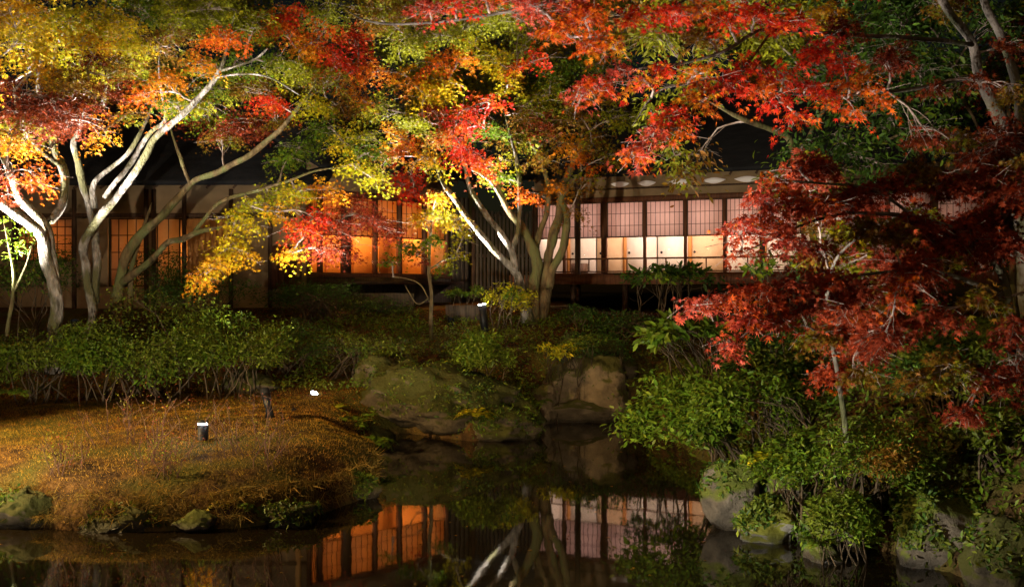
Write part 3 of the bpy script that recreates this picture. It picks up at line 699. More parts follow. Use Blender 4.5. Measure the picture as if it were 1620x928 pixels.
# third maple: mossy stems spreading far right, yellow drooping spray
grow_tree('maple_tree', 'mossy olive maple with low limb reaching right to bright yellow drooping spray', 'tree',
  [[(184, 520, 18.6, 22), (187, 460, 18.6, 15), (197, 413, 18.6, 14), (218, 375, 18.6, 14), (252, 345, 18.5, 12), (280, 315, 18.4, 11), (307, 286, 18.3, 9), (347, 270, 18.1, 8), (387, 250, 17.9, 8), (434, 214, 17.6, 7), (467, 177, 17.3, 6), (500, 130, 17, 4)],
   [(192, 445, 18.6, 12), (234, 417, 18.2, 9), (262, 387, 17.9, 8), (286, 379, 17.6, 8), (316, 366, 17.3, 7), (354, 358, 17, 5)],
   [(308, 366, 17.4, 5), (334, 333, 17.2, 5), (354, 317, 17, 5), (400, 303, 16.8, 5), (450, 288, 16.6, 4), (500, 270, 16.4, 3), (542, 264, 16.2, 2)],
   [(300, 292, 18.3, 5), (287, 257, 18.3, 5), (274, 217, 18.3, 3), (262, 180, 18.3, 2)],
   [(440, 212, 17.6, 4), (480, 160, 17.7, 4), (530, 130, 17.8, 3), (560, 110, 17.8, 2)],
   [(205, 500, 18.7, 9), (207, 440, 18.8, 8), (215, 400, 18.8, 6), (240, 320, 19, 4)]],
  [(372, 350, 16.6, 42, 22, 'Y', 1.2), (395, 325, 16.7, 40, 18, 'YG'), (430, 305, 16.8, 45, 16, 'OL'), (362, 392, 16.4, 48, 24, 'Y', 1.3), (335, 425, 16.2, 40, 20, 'OY', 1.2), (395, 405, 16.3, 30, 18, 'OY'),
   (318, 440, 16.2, 24, 12, 'O'), (440, 335, 16.6, 30, 24, 'OY'), (470, 305, 16.5, 45, 14, 'YG'), (512, 300, 16.5, 40, 14, 'O'), (480, 375, 16.3, 28, 26, 'R', 1.8), (462, 400, 16.2, 20, 14, 'OY'),
   (497, 345, 16.6, 34, 26, 'R', 1.6), (505, 400, 16.6, 32, 28, 'CR', 1.6), (530, 355, 17, 40, 26, 'CR', 1.6), (565, 325, 17.2, 40, 20, 'CR', 1.6), (590, 350, 17.3, 42, 22, 'CR', 1.6), (618, 362, 17.4, 30, 16, 'CR', 1.6), (545, 395, 17.2, 30, 26, 'CR', 1.4),
   (440, 45, 17.5, 50, 30, 'RO'), (458, 20, 17.6, 40, 20, 'R'), (475, 80, 17.4, 40, 26, 'O'), (505, 60, 17.6, 40, 30, 'RO'), (525, 95, 17.6, 36, 26, 'R'), (425, 162, 17.8, 50, 14, 'R'), (365, 195, 18.2, 55, 24, 'DR'), (350, 215, 18.4, 45, 16, 'BR'),
   (500, 170, 17, 45, 20, 'YG'), (515, 200, 16.8, 50, 18, 'G'), (475, 232, 17, 50, 18, 'G'), (540, 222, 16.6, 40, 22, 'YG'), (580, 240, 16.4, 34, 18, 'G'), (560, 262, 16.3, 42, 14, 'YG'), (455, 250, 17, 40, 12, 'G'), (600, 285, 16.3, 18, 16, 'YG'), (520, 130, 17.4, 45, 26, 'BR'), (480, 115, 17.6, 45, 22, 'OL'), (290, 145, 18.4, 55, 22, 'BR'), (335, 115, 18.4, 55, 24, 'OL'), (400, 140, 18.2, 55, 22, 'BR'), (250, 110, 18.5, 50, 24, 'OL'), (400, 195, 18.5, 50, 20, 'DR'), (440, 185, 18.2, 45, 20, 'BR'), (310, 190, 18.6, 40, 14, 'DR'), (500, 15, 18, 60, 30, 'OL'), (540, 170, 18, 40, 24, 'BR')],
  BARKB, .041, S5, per=80, extra=2)
# central multi-trunk maple
grow_tree('maple_tree', 'central many-trunked maple with white-lit limbs and scarlet leaves before the house', 'tree',
  [[(842, 540, 21, 34), (840, 500, 21, 24), (846, 450, 21, 17), (849, 423, 21, 16), (840, 383, 21, 14), (827, 357, 21, 12), (812, 341, 21, 10), (798, 322, 20.9, 9), (786, 292, 20.8, 6), (775, 250, 20.6, 4)],
   [(835, 510, 20.8, 18), (824, 454, 20.8, 13), (815, 430, 20.8, 12), (800, 414, 20.7, 10), (765, 378, 20.5, 9), (741, 346, 20.4, 8), (721, 318, 20.3, 8), (704, 295, 20.2, 7), (694, 270, 20.2, 5), (680, 220, 20, 3)],
   [(816, 430, 20.7, 9), (808, 398, 20.6, 9), (795, 375, 20.5, 9), (785, 359, 20.5, 8), (768, 340, 20.4, 8), (750, 311, 20.3, 7), (738, 277, 20.2, 6), (730, 220, 20, 5), (735, 140, 19.8, 3)],
   [(808, 395, 20.6, 8), (819, 370, 20.6, 7), (822, 345, 20.6, 6), (823, 314, 20.6, 6), (821, 283, 20.6, 6), (816, 250, 20.6, 5), (811, 225, 20.6, 4), (790, 150, 20.5, 3)],
   [(856, 505, 21.1, 20), (866, 439, 21.1, 15), (868, 400, 21.2, 13), (876, 370, 21.2, 13), (884, 343, 21.3, 12), (890, 300, 21.3, 11), (904, 267, 21.4, 9), (915, 235, 21.4, 7), (930, 170, 21.4, 4)],
   [(868, 455, 21, 12), (874, 428, 20.9, 11), (888, 400, 20.8, 11), (896, 361, 20.8, 11), (896, 335, 20.8, 9), (890, 310, 20.8, 7), (930, 260, 20.6, 4)],
   [(846, 410, 21.1, 10), (853, 374, 21.2, 9), (864, 339, 21.3, 8), (869, 303, 21.3, 7), (862, 275, 21.3, 6), (853, 250, 21.3, 6), (838, 217, 21.2, 5), (829, 195, 21.2, 4), (810, 120, 21, 3)],
   [(800, 325, 20.9, 5), (778, 290, 20.7, 4), (760, 275, 20.5, 4), (744, 268, 20.4, 3)]],
  [(740, 172, 18.6, 28, 16, 'R', 1.3), (775, 163, 18.8, 26, 12, 'R', 1.2), (722, 195, 18.6, 34, 18, 'R', 1.2), (740, 240, 18.4, 42, 28, 'R', 1.4), (765, 258, 18.5, 26, 18, 'RO', 1.3), (715, 215, 18.6, 30, 18, 'RO'),
   (650, 275, 18.4, 34, 24, 'R'), (632, 300, 18.3, 24, 16, 'R'), (655, 305, 18.4, 20, 12, 'R'), (620, 212, 18.8, 36, 18, 'O'), (642, 235, 18.7, 38, 18, 'RO'), (668, 248, 18.8, 34, 20, 'OY'), (692, 258, 19, 28, 18, 'YG'),
   (560, 60, 19, 50, 32, 'R'), (565, 110, 19, 50, 26, 'RO'), (600, 112, 19.2, 40, 22, 'O'), (560, 150, 19.2, 44, 22, 'O'), (600, 172, 19.2, 50, 20, 'OL'), (645, 122, 19.3, 40, 20, 'O'), (690, 100, 19.2, 45, 18, 'RO'), (728, 92, 19.2, 40, 18, 'O'),
   (745, 68, 19.6, 36, 18, 'YG'), (702, 130, 19.4, 46, 18, 'Y'), (672, 150, 19.4, 34, 14, 'Y'), (792, 100, 19.6, 34, 26, 'Y'), (772, 85, 19.8, 36, 22, 'YG'), (640, 60, 19.8, 60, 30, 'OL'), (590, 25, 19.4, 60, 26, 'BR'), (700, 55, 19.8, 60, 26, 'OL'),
   (740, 35, 20, 70, 30, 'OL'), (830, 70, 20, 50, 28, 'OL'), (872, 112, 20.2, 40, 24, 'G'), (862, 60, 20.2, 50, 30, 'BR'), (820, 106, 19.6, 30, 12, 'RO'), (848, 95, 19.6, 28, 14, 'R'), (805, 130, 20, 36, 18, 'YG'),
   (770, 205, 19.8, 40, 20, 'G'), (580, 212, 19.4, 40, 22, 'OL'), (560, 250, 19.6, 36, 18, 'OL'), (835, 180, 20.4, 44, 22, 'BR'), (865, 192, 20.3, 36, 20, 'DR'), (902, 182, 20.4, 40, 24, 'BR'), (932, 205, 20.4, 34, 22, 'BR'),
   (900, 232, 20.4, 40, 18, 'O'), (922, 262, 20.2, 36, 22, 'RO', .8), (942, 225, 20.2, 36, 30, 'BR'), (975, 185, 20.2, 50, 26, 'OL'), (955, 105, 20.4, 60, 36, 'G'), (880, 300, 20.4, 26, 14, 'O'), (800, 255, 20.4, 24, 16, 'YG'), (802, 285, 20.6, 20, 10, 'G'),
   (930, 290, 20, 22, 20, 'BR'), (905, 330, 20.2, 16, 18, 'BR', .7), (830, 310, 20.3, 20, 14, 'RO', .6), (660, 190, 19.4, 50, 18, 'OL'), (830, 225, 21, 44, 22, 'OL'), (850, 255, 21, 40, 20, 'BR'), (800, 215, 21, 40, 20, 'BR'), (780, 280, 21.2, 30, 16, 'OL'), (880, 215, 21.2, 44, 22, 'BR'), (965, 245, 20.6, 36, 20, 'BR'), (700, 215, 19.8, 40, 18, 'BR'), (610, 250, 19.6, 36, 16, 'BR'), (690, 175, 19.8, 40, 16, 'DR'), (650, 20, 20, 80, 28, 'BR'), (800, 15, 20.4, 80, 30, 'OL'), (880, 20, 20.6, 80, 30, 'BR'), (960, 40, 20.8, 70, 36, 'OL'), (700, -40, 20, 160, 40, 'OL'), (900, -40, 20, 140, 40, 'BR'), (940, 150, 20.8, 50, 24, 'BR'), (870, 150, 21, 50, 24, 'OL')],
  BARK, .047, S5, per=74, extra=2, spray_r=.38, dark=(0, 4, 5, 6), shadebark=BARKB)  # dimly lit trunks take a darker bark; their shade is in the colour
# sapling by the amber screens
grow_tree('young_maple', 'slender young maple with straight olive stem before the amber screens', 'tree',
  [[(683, 545, 19.8, 6), (682, 528, 19.8, 5.5), (682, 470, 19.8, 5), (679, 430, 19.8, 5), (680, 380, 19.8, 4), (684, 340, 19.8, 2.5)],
   [(681, 480, 19.8, 2), (665, 450, 19.8, 1.8), (640, 440, 19.8, 1.5), (618, 438, 19.8, 1)],
   [(680, 470, 19.8, 2.5), (660, 480, 19.6, 1.8), (640, 450, 19.5, 1.2)],
   [(682, 425, 19.8, 2), (705, 410, 19.7, 1.5), (735, 405, 19.5, 1)]],
  [(690, 335, 19.2, 36, 14, 'YG'), (722, 350, 19, 30, 14, 'Y', 1.2), (735, 372, 19, 18, 8, 'YG'), (665, 348, 19.3, 30, 14, 'OY'), (640, 388, 19.3, 26, 12, 'G'), (682, 382, 19.3, 34, 12, 'G'), (722, 402, 19.1, 18, 7, 'YG'), (660, 405, 19.4, 26, 14, 'DR', .8), (690, 312, 19.4, 30, 12, 'OY'), (620, 410, 19.5, 20, 8, 'G', .7), (700, 425, 19.5, 14, 8, 'G', .6)],
  BARKB, .047, S5, spray_r=.26, per=40)
# leaning evergreen right of the house screens
grow_tree('evergreen_tree', 'leaning grey-trunked evergreen with dark green leaves right of house screens', 'tree',
  [[(1296, 520, 16, 12), (1291, 430, 16, 10), (1287, 380, 16, 9), (1276, 300, 15.9, 9), (1258, 245, 15.8, 9), (1243, 215, 15.8, 9), (1197, 198, 15.5, 8), (1160, 181, 15.2, 6), (1100, 150, 15, 4)],
   [(1262, 255, 15.8, 6), (1300, 180, 15.6, 5), (1360, 120, 15.3, 4), (1420, 70, 15, 3)],
   [(1280, 320, 15.9, 6), (1340, 260, 15.5, 5), (1440, 200, 15.2, 4), (1520, 130, 15, 3)]],
  [(1270, 232, 15.2, 44, 24, 'DG'), (1320, 212, 15.2, 50, 26, 'DG'), (1405, 180, 15, 60, 36, 'DG'), (1455, 120, 14.8, 60, 40, 'DG'), (1420, 60, 14.8, 60, 36, 'DG'), (1482, 205, 14.8, 50, 30, 'DG'), (1355, 245, 15, 50, 24, 'DG'),
   (1300, 282, 14.8, 50, 20, 'G'), (1395, 262, 14.8, 50, 18, 'DG'), (1505, 110, 15, 50, 40, 'DG'), (1230, 60, 15.6, 60, 26, 'OL'), (1130, 85, 15.6, 50, 22, 'OL'), (1190, 45, 15.6, 60, 26, 'OL'), (1560, 40, 15, 50, 36, 'DG'), (1240, 280, 14.6, 30, 14, 'G'), (1270, 110, 15.6, 60, 40, 'DG'), (1350, 70, 15.4, 60, 40, 'DG'), (1350, 160, 15.4, 60, 30, 'DG'), (1280, 20, 15.8, 80, 30, 'OL'), (1450, 10, 15.2, 90, 30, 'DG'), (1040, 60, 16, 60, 30, 'OL'), (1040, 20, 16.4, 80, 26, 'BR'), (1090, 130, 16, 60, 22, 'OL'), (1050, 215, 16, 30, 20, 'G'), (1068, 245, 15.9, 24, 20, 'OL'), (1085, 275, 15.8, 26, 20, 'BR'), (1105, 245, 15.8, 18, 18, 'BR'), (1030, 180, 16.2, 44, 18, 'OL'), (1150, -40, 16, 160, 40, 'OL'), (1400, -40, 15.4, 160, 40, 'DG')],
  BARKB, .10, BROAD, spray_r=.36, per=48, mat=LEAFG, shape='broad')
# big maple at upper right, limbs spreading left in front of everything
grow_tree('maple_tree', 'large maple at upper right with thick pale trunk and crimson limbs spreading left', 'tree',
  [[(1640, 640, 12.2, 34), (1625, 420, 12.1, 26), (1600, 260, 12, 22), (1586, 200, 11.9, 20), (1562, 150, 11.8, 15), (1548, 115, 11.7, 12), (1537, 65, 11.6, 12), (1505, 25, 11.4, 11), (1470, -30, 11.2, 10), (1380, -110, 10.8, 8)],
   [(1600, 240, 12, 16), (1612, 170, 12.1, 14), (1600, 100, 12.2, 12), (1580, 50, 12.2, 11), (1556, 0, 12.2, 10), (1540, -80, 12.2, 8)],
   [(1470, -30, 11.2, 8), (1330, -40, 10.4, 8), (1180, -60, 9.8, 7), (1000, -40, 9.4, 6), (877, 2, 9.2, 5), (754, 27, 9.1, 4.5), (684, 36, 9, 4), (623, 38, 9, 3.5), (573, 30, 9, 3), (536, 8, 9, 2)],
   [(1540, 70, 11.6, 7), (1440, 60, 10.8, 6), (1330, 55, 10.2, 6), (1224, 47, 9.8, 5.5), (1190, 54, 9.6, 5), (1147, 80, 9.4, 4.5), (1080, 100, 9.2, 4), (1000, 112, 9.1, 3), (930, 150, 9, 2), (890, 155, 9, 1.5)],
   [(1548, 120, 11.7, 6), (1450, 140, 10.8, 5), (1330, 150, 10, 5), (1234, 147, 9.5, 4), (1157, 139, 9.3, 4), (1128, 145, 9.2, 3.5), (1080, 180, 9, 3), (1040, 215, 8.9, 2), (1000, 245, 8.8, 1.5)],
   [(1180, -55, 9.8, 5), (1120, -20, 9.5, 4), (1040, 20, 9.3, 3.5), (960, 30, 9.2, 2.5), (900, 60, 9.1, 2)],
   [(1224, 47, 9.8, 4), (1170, 110, 9.5, 3.5), (1100, 130, 9.3, 3), (1040, 145, 9.2, 2), (1000, 200, 9.1, 1.5)]],
  [(835, 12, 8.9, 45, 14, 'PK'), (880, 40, 8.9, 45, 18, 'RO'), (925, 28, 8.8, 45, 18, 'RO', 1.2), (940, 62, 8.9, 38, 16, 'RO', 1.2), (965, 68, 8.9, 20, 12, 'O'), (905, 8, 8.9, 40, 12, 'PK'), (680, 8, 8.9, 40, 12, 'PK'), (722, 4, 8.9, 30, 10, 'R'),
   (1005, 22, 9.2, 40, 16, 'R'), (1065, 18, 9.2, 45, 18, 'R'), (1105, 14, 9.4, 36, 16, 'RO'), (1150, 26, 9.4, 40, 18, 'R'), (1195, 18, 9.5, 38, 16, 'R'), (1240, 30, 9.6, 36, 18, 'R'), (1265, 42, 9.6, 22, 14, 'R'),
   (915, 148, 8.9, 30, 16, 'PK', 1.3), (945, 130, 8.9, 32, 14, 'R', 1.2), (985, 110, 9, 36, 16, 'PK', .7), (1020, 128, 9, 34, 12, 'O', .8), (1050, 112, 9.1, 34, 16, 'R', .7), (1105, 118, 9.1, 36, 14, 'RO'), (1150, 132, 9.2, 40, 16, 'R', 1.2),
   (1180, 108, 9.4, 36, 16, 'R', 1.2), (1200, 140, 9.3, 34, 14, 'RO'), (1240, 118, 9.5, 34, 18, 'R', 1.2), (1290, 85, 9.8, 40, 16, 'R', 1.3), (1312, 68, 9.9, 26, 14, 'R', 1.2), (1332, 100, 9.8, 34, 16, 'R', 1.2), (1282, 130, 9.6, 34, 14, 'R'),
   (1342, 130, 9.8, 32, 14, 'RO'), (1372, 120, 10, 28, 16, 'RO'), (1385, 148, 10, 24, 16, 'RO'), (1300, 152, 9.7, 30, 10, 'R'), (1232, 160, 9.3, 30, 10, 'R', .7), (1100, 160, 9, 36, 12, 'RO'), (1060, 182, 8.9, 34, 12, 'R', 1.1), (1036, 208, 8.8, 30, 12, 'PK', 1.2),
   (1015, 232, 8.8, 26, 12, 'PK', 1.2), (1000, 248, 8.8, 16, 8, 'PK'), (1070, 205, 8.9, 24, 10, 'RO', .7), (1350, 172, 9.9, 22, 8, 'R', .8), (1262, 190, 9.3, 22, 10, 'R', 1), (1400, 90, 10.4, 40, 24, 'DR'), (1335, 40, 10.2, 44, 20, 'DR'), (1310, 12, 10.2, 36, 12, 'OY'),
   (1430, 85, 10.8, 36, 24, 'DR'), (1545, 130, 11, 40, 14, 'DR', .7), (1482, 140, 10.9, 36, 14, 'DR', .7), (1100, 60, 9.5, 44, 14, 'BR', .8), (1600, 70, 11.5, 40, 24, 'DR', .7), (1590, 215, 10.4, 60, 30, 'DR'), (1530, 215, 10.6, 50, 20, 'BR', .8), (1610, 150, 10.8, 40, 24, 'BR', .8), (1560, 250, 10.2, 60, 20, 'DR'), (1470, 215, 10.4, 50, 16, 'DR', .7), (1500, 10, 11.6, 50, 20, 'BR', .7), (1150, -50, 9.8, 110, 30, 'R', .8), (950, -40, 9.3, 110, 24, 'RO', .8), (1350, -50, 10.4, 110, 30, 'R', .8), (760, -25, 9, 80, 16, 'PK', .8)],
  BARKG, .040, S7, spray_r=.19, per=42, single=300, thick=.8, dens=1.25, extra=4)
# low weeping maple at right
grow_tree('maple_tree', 'low weeping maple at right with dark crimson layered sprays over the bank', 'tree',
  [[(1340, 700, 8.4, 8), (1336, 660, 8.4, 7), (1325, 584, 8.3, 6.5), (1316, 542, 8.2, 6), (1311, 500, 8.2, 6), (1310, 455, 8.1, 5), (1330, 400, 8, 4), (1400, 350, 7.8, 4), (1500, 310, 7.6, 3)],
   [(1312, 540, 8.2, 3), (1285, 520, 8.0, 2.5), (1262, 515, 7.9, 2), (1210, 530, 7.7, 1.5)],
   [(1600, 560, 7.4, 14), (1590, 450, 7.4, 12), (1540, 380, 7.4, 10), (1450, 345, 7.4, 7), (1367, 337, 7.3, 5), (1330, 338, 7.3, 4.5), (1267, 357, 7.2, 3.5), (1207, 385, 7.1, 2.5), (1150, 410, 7.0, 1.5)],
   [(1590, 470, 7.4, 8), (1480, 430, 7.3, 6), (1360, 434, 7.2, 4.5), (1307, 444, 7.2, 4), (1224, 456, 7.1, 3), (1153, 474, 7, 2), (1095, 490, 6.9, 1.3)],
   [(1307, 444, 7.2, 3), (1250, 480, 7.1, 3), (1190, 520, 7, 2.2), (1155, 545, 7, 1.5)],
   [(1450, 345, 7.4, 5), (1380, 300, 7.3, 4), (1300, 290, 7.3, 3), (1230, 285, 7.3, 2)]],
  [(1228, 292, 7.2, 28, 14, 'BK'), (1205, 318, 7.1, 36, 14, 'PK'), (1262, 318, 7.2, 36, 16, 'BK'), (1180, 352, 7, 36, 14, 'PK'), (1225, 350, 7.1, 40, 16, 'BK'), (1245, 382, 7.1, 40, 14, 'PK'), (1175, 385, 7, 30, 12, 'BK', .7), (1300, 318, 7.2, 46, 18, 'BK'), (1350, 310, 7.3, 50, 20, 'CR'),
   (1400, 292, 7.4, 50, 20, 'CR'), (1452, 272, 7.5, 50, 18, 'BR'), (1502, 290, 7.5, 56, 22, 'CR'), (1562, 282, 7.5, 56, 24, 'CR'), (1605, 305, 7.4, 50, 28, 'CR'), (1380, 362, 7.3, 56, 24, 'BR', .8), (1452, 352, 7.4, 56, 26, 'CR'), (1522, 372, 7.4, 60, 28, 'CR'), (1592, 392, 7.3, 56, 34, 'CR'),
   (1452, 418, 7.2, 50, 20, 'CR'), (1432, 442, 7.1, 34, 16, 'BK'), (1415, 482, 7, 24, 22, 'BK', 1.1), (1335, 470, 7.1, 46, 16, 'CR'), (1108, 480, 6.8, 32, 14, 'PK', 1.2), (1150, 470, 6.9, 36, 14, 'BK', 1.1), (1200, 462, 7, 40, 14, 'BK'), (1252, 450, 7, 44, 14, 'CR'), (1302, 440, 7.1, 44, 14, 'BK'),
   (1182, 500, 6.9, 38, 14, 'PK'), (1232, 500, 7, 40, 16, 'BK'), (1152, 535, 6.8, 22, 12, 'PK', 1.1), (1282, 482, 7, 40, 14, 'CR'), (1350, 450, 7.1, 46, 14, 'CR'), (1400, 525, 7.2, 46, 20, 'CR', .8), (1482, 500, 7.2, 50, 26, 'CR'), (1552, 480, 7.2, 50, 28, 'BR'), (1602, 522, 7.1, 44, 34, 'CR'),
   (1502, 580, 7.1, 50, 26, 'BR'), (1572, 600, 7.1, 46, 34, 'CR'), (1525, 655, 7, 40, 24, 'CR'), (1452, 600, 7.1, 44, 20, 'BR', .8), (1350, 590, 7.6, 40, 20, 'BR', .6), (1380, 545, 7.5, 40, 18, 'CR', .7), (1300, 400, 7.2, 36, 14, 'CR', .6), (1420, 380, 7.3, 44, 20, 'BR', .8), (1670, 300, 7.3, 60, 50, 'CR'), (1680, 450, 7.2, 60, 60, 'CR'), (1660, 600, 7, 50, 50, 'CR')] + [(1270 + 370 * ((k * .618) % 1), 262 + 330 * ((k * .382 + .1 * math.sin(k)) % 1), 7.5 + 1.6 * ((k * .271) % 1), 46, 20, ('CR', 'BR', 'CR', 'BK')[k % 4]) for k in range(46)] + [(1285 + 260 * ((k * .618) % 1), 325 + 105 * ((k * .44) % 1), 8.6 + 1.4 * ((k * .31) % 1), 44, 20, ('CR', 'BR', 'OL', 'CR')[k % 4]) for k in range(16)],
  BARKG, .034, S7, spray_r=.16, per=42, single=300, thick=.6, dens=2.0, extra=3)
# backdrop trees behind the house and at the left edge
def back_tree(label, px, D, top, keys, base=470, spread=190):
    pads = []
    for k in range(16):
        pads.append((px + random.uniform(-spread, spread), top + random.uniform(-90, 110), D + random.uniform(-1.2, 1.2), random.uniform(60, 95), random.uniform(30, 46), keys[k % len(keys)]))
    grow_tree('background_tree', label, 'tree', [[(px, base, D, 9), (px + 4, 300, D, 7), (px - 6, 150, D, 5), (px, top - 40, D, 3)],
              [(px + 3, 310, D, 5), (px + 60, 180, D + .4, 4), (px + 110, 80, D + .6, 2)], [(px - 2, 290, D, 5), (px - 70, 170, D, 4), (px - 120, 70, D, 2)]], pads, BARKB, .08, S3, per=38, spray_r=.5)
back_tree('dim olive tree rising behind the left roof at upper left', 330, 31, 60, ['OL', 'BR', 'G'])
back_tree('dim green tree rising above the dark slat fence', 740, 33, 80, ['OL', 'G', 'YG', 'BR'])
back_tree('dim brown tree rising behind the right roof', 1080, 32, 50, ['BR', 'OL', 'G'])
back_tree('dim green tree standing behind the right end of house', 1400, 31, 110, ['DG', 'G', 'OL'])
back_tree('dark tree filling the upper right corner behind the pale trunk', 1600, 22, 60, ['DG', 'OL', 'DR'], 520, 150)

# ------------------------------------------------------------------ shrubs
def bush(name, label, px, py, D, rx, ry, key, leaf=.05, n=2500, stems=16, lumps=16, tpl=LANCE, mat=LEAFG, stem_mat=STEM, single=0, low=.15, keys2=None, depth=.8, twigs=True, root_at=None):
    c = P(px, py, D); sc = D / F; R = np.array([rx * sc, rx * sc * depth, ry * sc])
    gx, gy = (c[0], c[1]) if root_at is None else root_at; gz = hz(gx, gy); base = np.array([gx, gy, min(gz, c[2])])
    root = thing(name, label, 'shrub' if 'shrub' in name or 'bush' in name else 'plant', base)
    m = MB(); fo = Foliage(); ctr = []
    for k in range(lumps):
        v = rng.normal(0, 1, 3); v[2] = abs(v[2]) * 1.0 - low; v /= np.linalg.norm(v)
        ctr.append(c + v * R * rng.uniform(.55, .95))
    ctr = np.array(ctr)
    for k in range(stems):
        e = ctr[k % lumps]; b0 = base + np.array([rng.normal(0, R[0] * .3), rng.normal(0, R[1] * .3), -.05])
        b0[2] = min(b0[2], hz(b0[0], b0[1]) - .03) if hz(b0[0], b0[1]) > 0 else b0[2]
        br = branch_to(m, b0, e, .012 + .006 * R[0], .004, .12, 8, 4)
        if twigs:
            for _ in range(3): branch_to(m, br[rng.integers(3, 7)], e + rng.normal(0, .25, 3) * R, .005, .002, .03, 5, 3)
    per = n // lumps
    for k in range(lumps):
        q = int(per * rng.uniform(.6, 1.4)); v = rng.normal(0, 1, (q, 3)); v /= np.linalg.norm(v, axis=1)[:, None]
        rr = rng.random(q) ** .45; p = ctr[k] + v * rr[:, None] * R * rng.uniform(.3, .5)
        out = nrm(p - (c - np.array([0, 0, R[2] * .5])))
        nor = out * .5 + np.array([0, 0, .5]) + rng.normal(0, .55, (q, 3)); tip = out * .7 + rng.normal(0, .6, (q, 3)) + np.array([0, 0, -.05])
        kk = key if keys2 is None or rng.random() > .35 else keys2
        fo.add(p, nor, tip, leaf * np.exp(rng.normal(0, .25, q)), leaf_cols(kk, q, .3))
    if stems: m.build('stems', stem_mat, root)['kind'] = 'stuff'
    fo.build('foliage', tpl, mat, root, stuff=True, single=single, single_tpl=tpl)
    return root
# left bank
bush('azalea_bush', 'light green azalea bush with bare stems below, right of leftmost maple', 235, 535, 16.0, 125, 70, 'SG', .053, 13500, 18, 40, keys2='G', low=.88)
bush('azalea_bush', 'low yellowish green azalea bush in front of leftmost maple trunk', 60, 555, 15.4, 80, 52, 'SG', .052, 7000, 14, 24, keys2='G', low=.88)
bush('azalea_bush', 'small bright green azalea bush tucked below the second maple', 150, 560, 15.2, 50, 44, 'G', .055, 3200, 8, 16, low=.88)
bush('azalea_bush', 'round olive azalea bush right of the light green one, bare stems', 370, 540, 16.2, 80, 58, 'SG', .05, 7000, 16, 24, keys2='G', low=1.0)
bush('hedge_bush', 'dark clipped bush under the amber screens, left of the young maple', 500, 478, 21.3, 90, 36, 'DG', .05, 4200, 30, 20)
bush('hedge_bush', 'dark clipped bush below the board shutters behind the azaleas', 330, 475, 19.2, 110, 45, 'DG', .05, 4200, 24, 20)
bush('hedge_bush', 'dark bush of many bare stems between azaleas and young maple', 570, 560, 17.6, 90, 36, 'SG', .042, 3000, 40, 24, keys2='DG')
bush('hedge_bush', 'dark low bush right under the sill of the amber screens', 585, 498, 22.0, 95, 32, 'DG', .05, 3200, 14, 20, keys2='SG')
bush('hedge_bush', 'dim olive bush with twiggy base above the lit spotlight', 450, 540, 17.6, 75, 48, 'DG', .045, 4200, 22, 20, keys2='SG', low=.9)
bush('hedge_bush', 'dark green bush behind leftmost maple under the lattice window', 50, 440, 18.4, 90, 60, 'DG', .06, 3200, 10, 18, keys2='G')
bush('hedge_bush', 'dark leafy bush between the second and third maple trunks', 250, 440, 20, 60, 50, 'DG', .06, 1500, 8, 12)
bush('moss_bush', 'bright yellow-green mossy mound beside the lit spotlight', 492, 664, 15.3, 60, 20, 'YG', .035, 2600, 0, 16, keys2='G')
bush('leafy_shrub', 'bright green leafy shrub just behind the bollard lamp at central maple', 800, 478, 20.2, 42, 30, 'YG', .075, 1000, 10, 12, tpl=BROAD, keys2='G')
bush('leafy_shrub', 'small round green shrub left of the bollard lamp by the house', 735, 465, 21.4, 26, 16, 'G', .06, 700, 6, 8)
bush('leafy_shrub', 'low green shrub at the foot of the bollard lamp', 790, 535, 18.8, 38, 18, 'G', .055, 700, 8, 10, keys2='SG')
bush('leafy_shrub', 'low leafy shrub added on the central mossy rock to screen the bollard reflection', 764, 568, 16.5, 44, 36, 'SG', .055, 5200, 6, 34, keys2='G')  # added and kept dense to block the bollard lamp's reflection in the pond
bush('leafy_shrub', 'small drooping shrub with pale yellow-green leaves above the pale rock', 880, 560, 17.6, 40, 16, 'YG', .07, 420, 10, 10, tpl=BROAD)
bush('leafy_shrub', 'dark rounded shrub right of the central maple roots', 920, 497, 20.4, 36, 16, 'DG', .05, 900, 8, 10)
bush('leafy_shrub', 'mossy dark green shrub hanging over the pale rock', 945, 552, 17.8, 60, 30, 'DG', .05, 1500, 10, 12, keys2='SG')
bush('leafy_shrub', 'dark broad-leaved shrub in front of the pink screens', 1050, 440, 20.5, 80, 20, 'DG', .12, 900, 14, 14, tpl=BROAD, keys2='G')
bush('leafy_shrub', 'dark low shrub under the veranda of the pink lit room', 1000, 525, 20, 80, 30, 'DG', .07, 1500, 14, 14)
# young stems at the left edge
r_ = thing('young_tree', 'thin brown forked sapling at the left edge beside the leftmost maple', 'tree', P(10, 560, 15.8))
m = MB()
limb(m, [(8, 575, 15.8, 6), (12, 524, 15.8, 5.5), (20, 470, 15.8, 5), (22, 430, 15.8, 4), (15, 393, 15.8, 3), (5, 350, 15.8, 2)]); limb(m, [(22, 462, 15.8, 3), (40, 423, 15.7, 2.5), (53, 383, 15.6, 2)])
m.build('trunk', BARKB, r_, True)
fo = Foliage()
for (a, b_) in ((15, 380), (30, 360), (5, 345), (50, 372), (25, 395)): fo.spray(P(a, b_, 15.6), .2, 40, .06, 'G')
fo.build('crown', BROAD, LEAFG, r_, stuff=True)
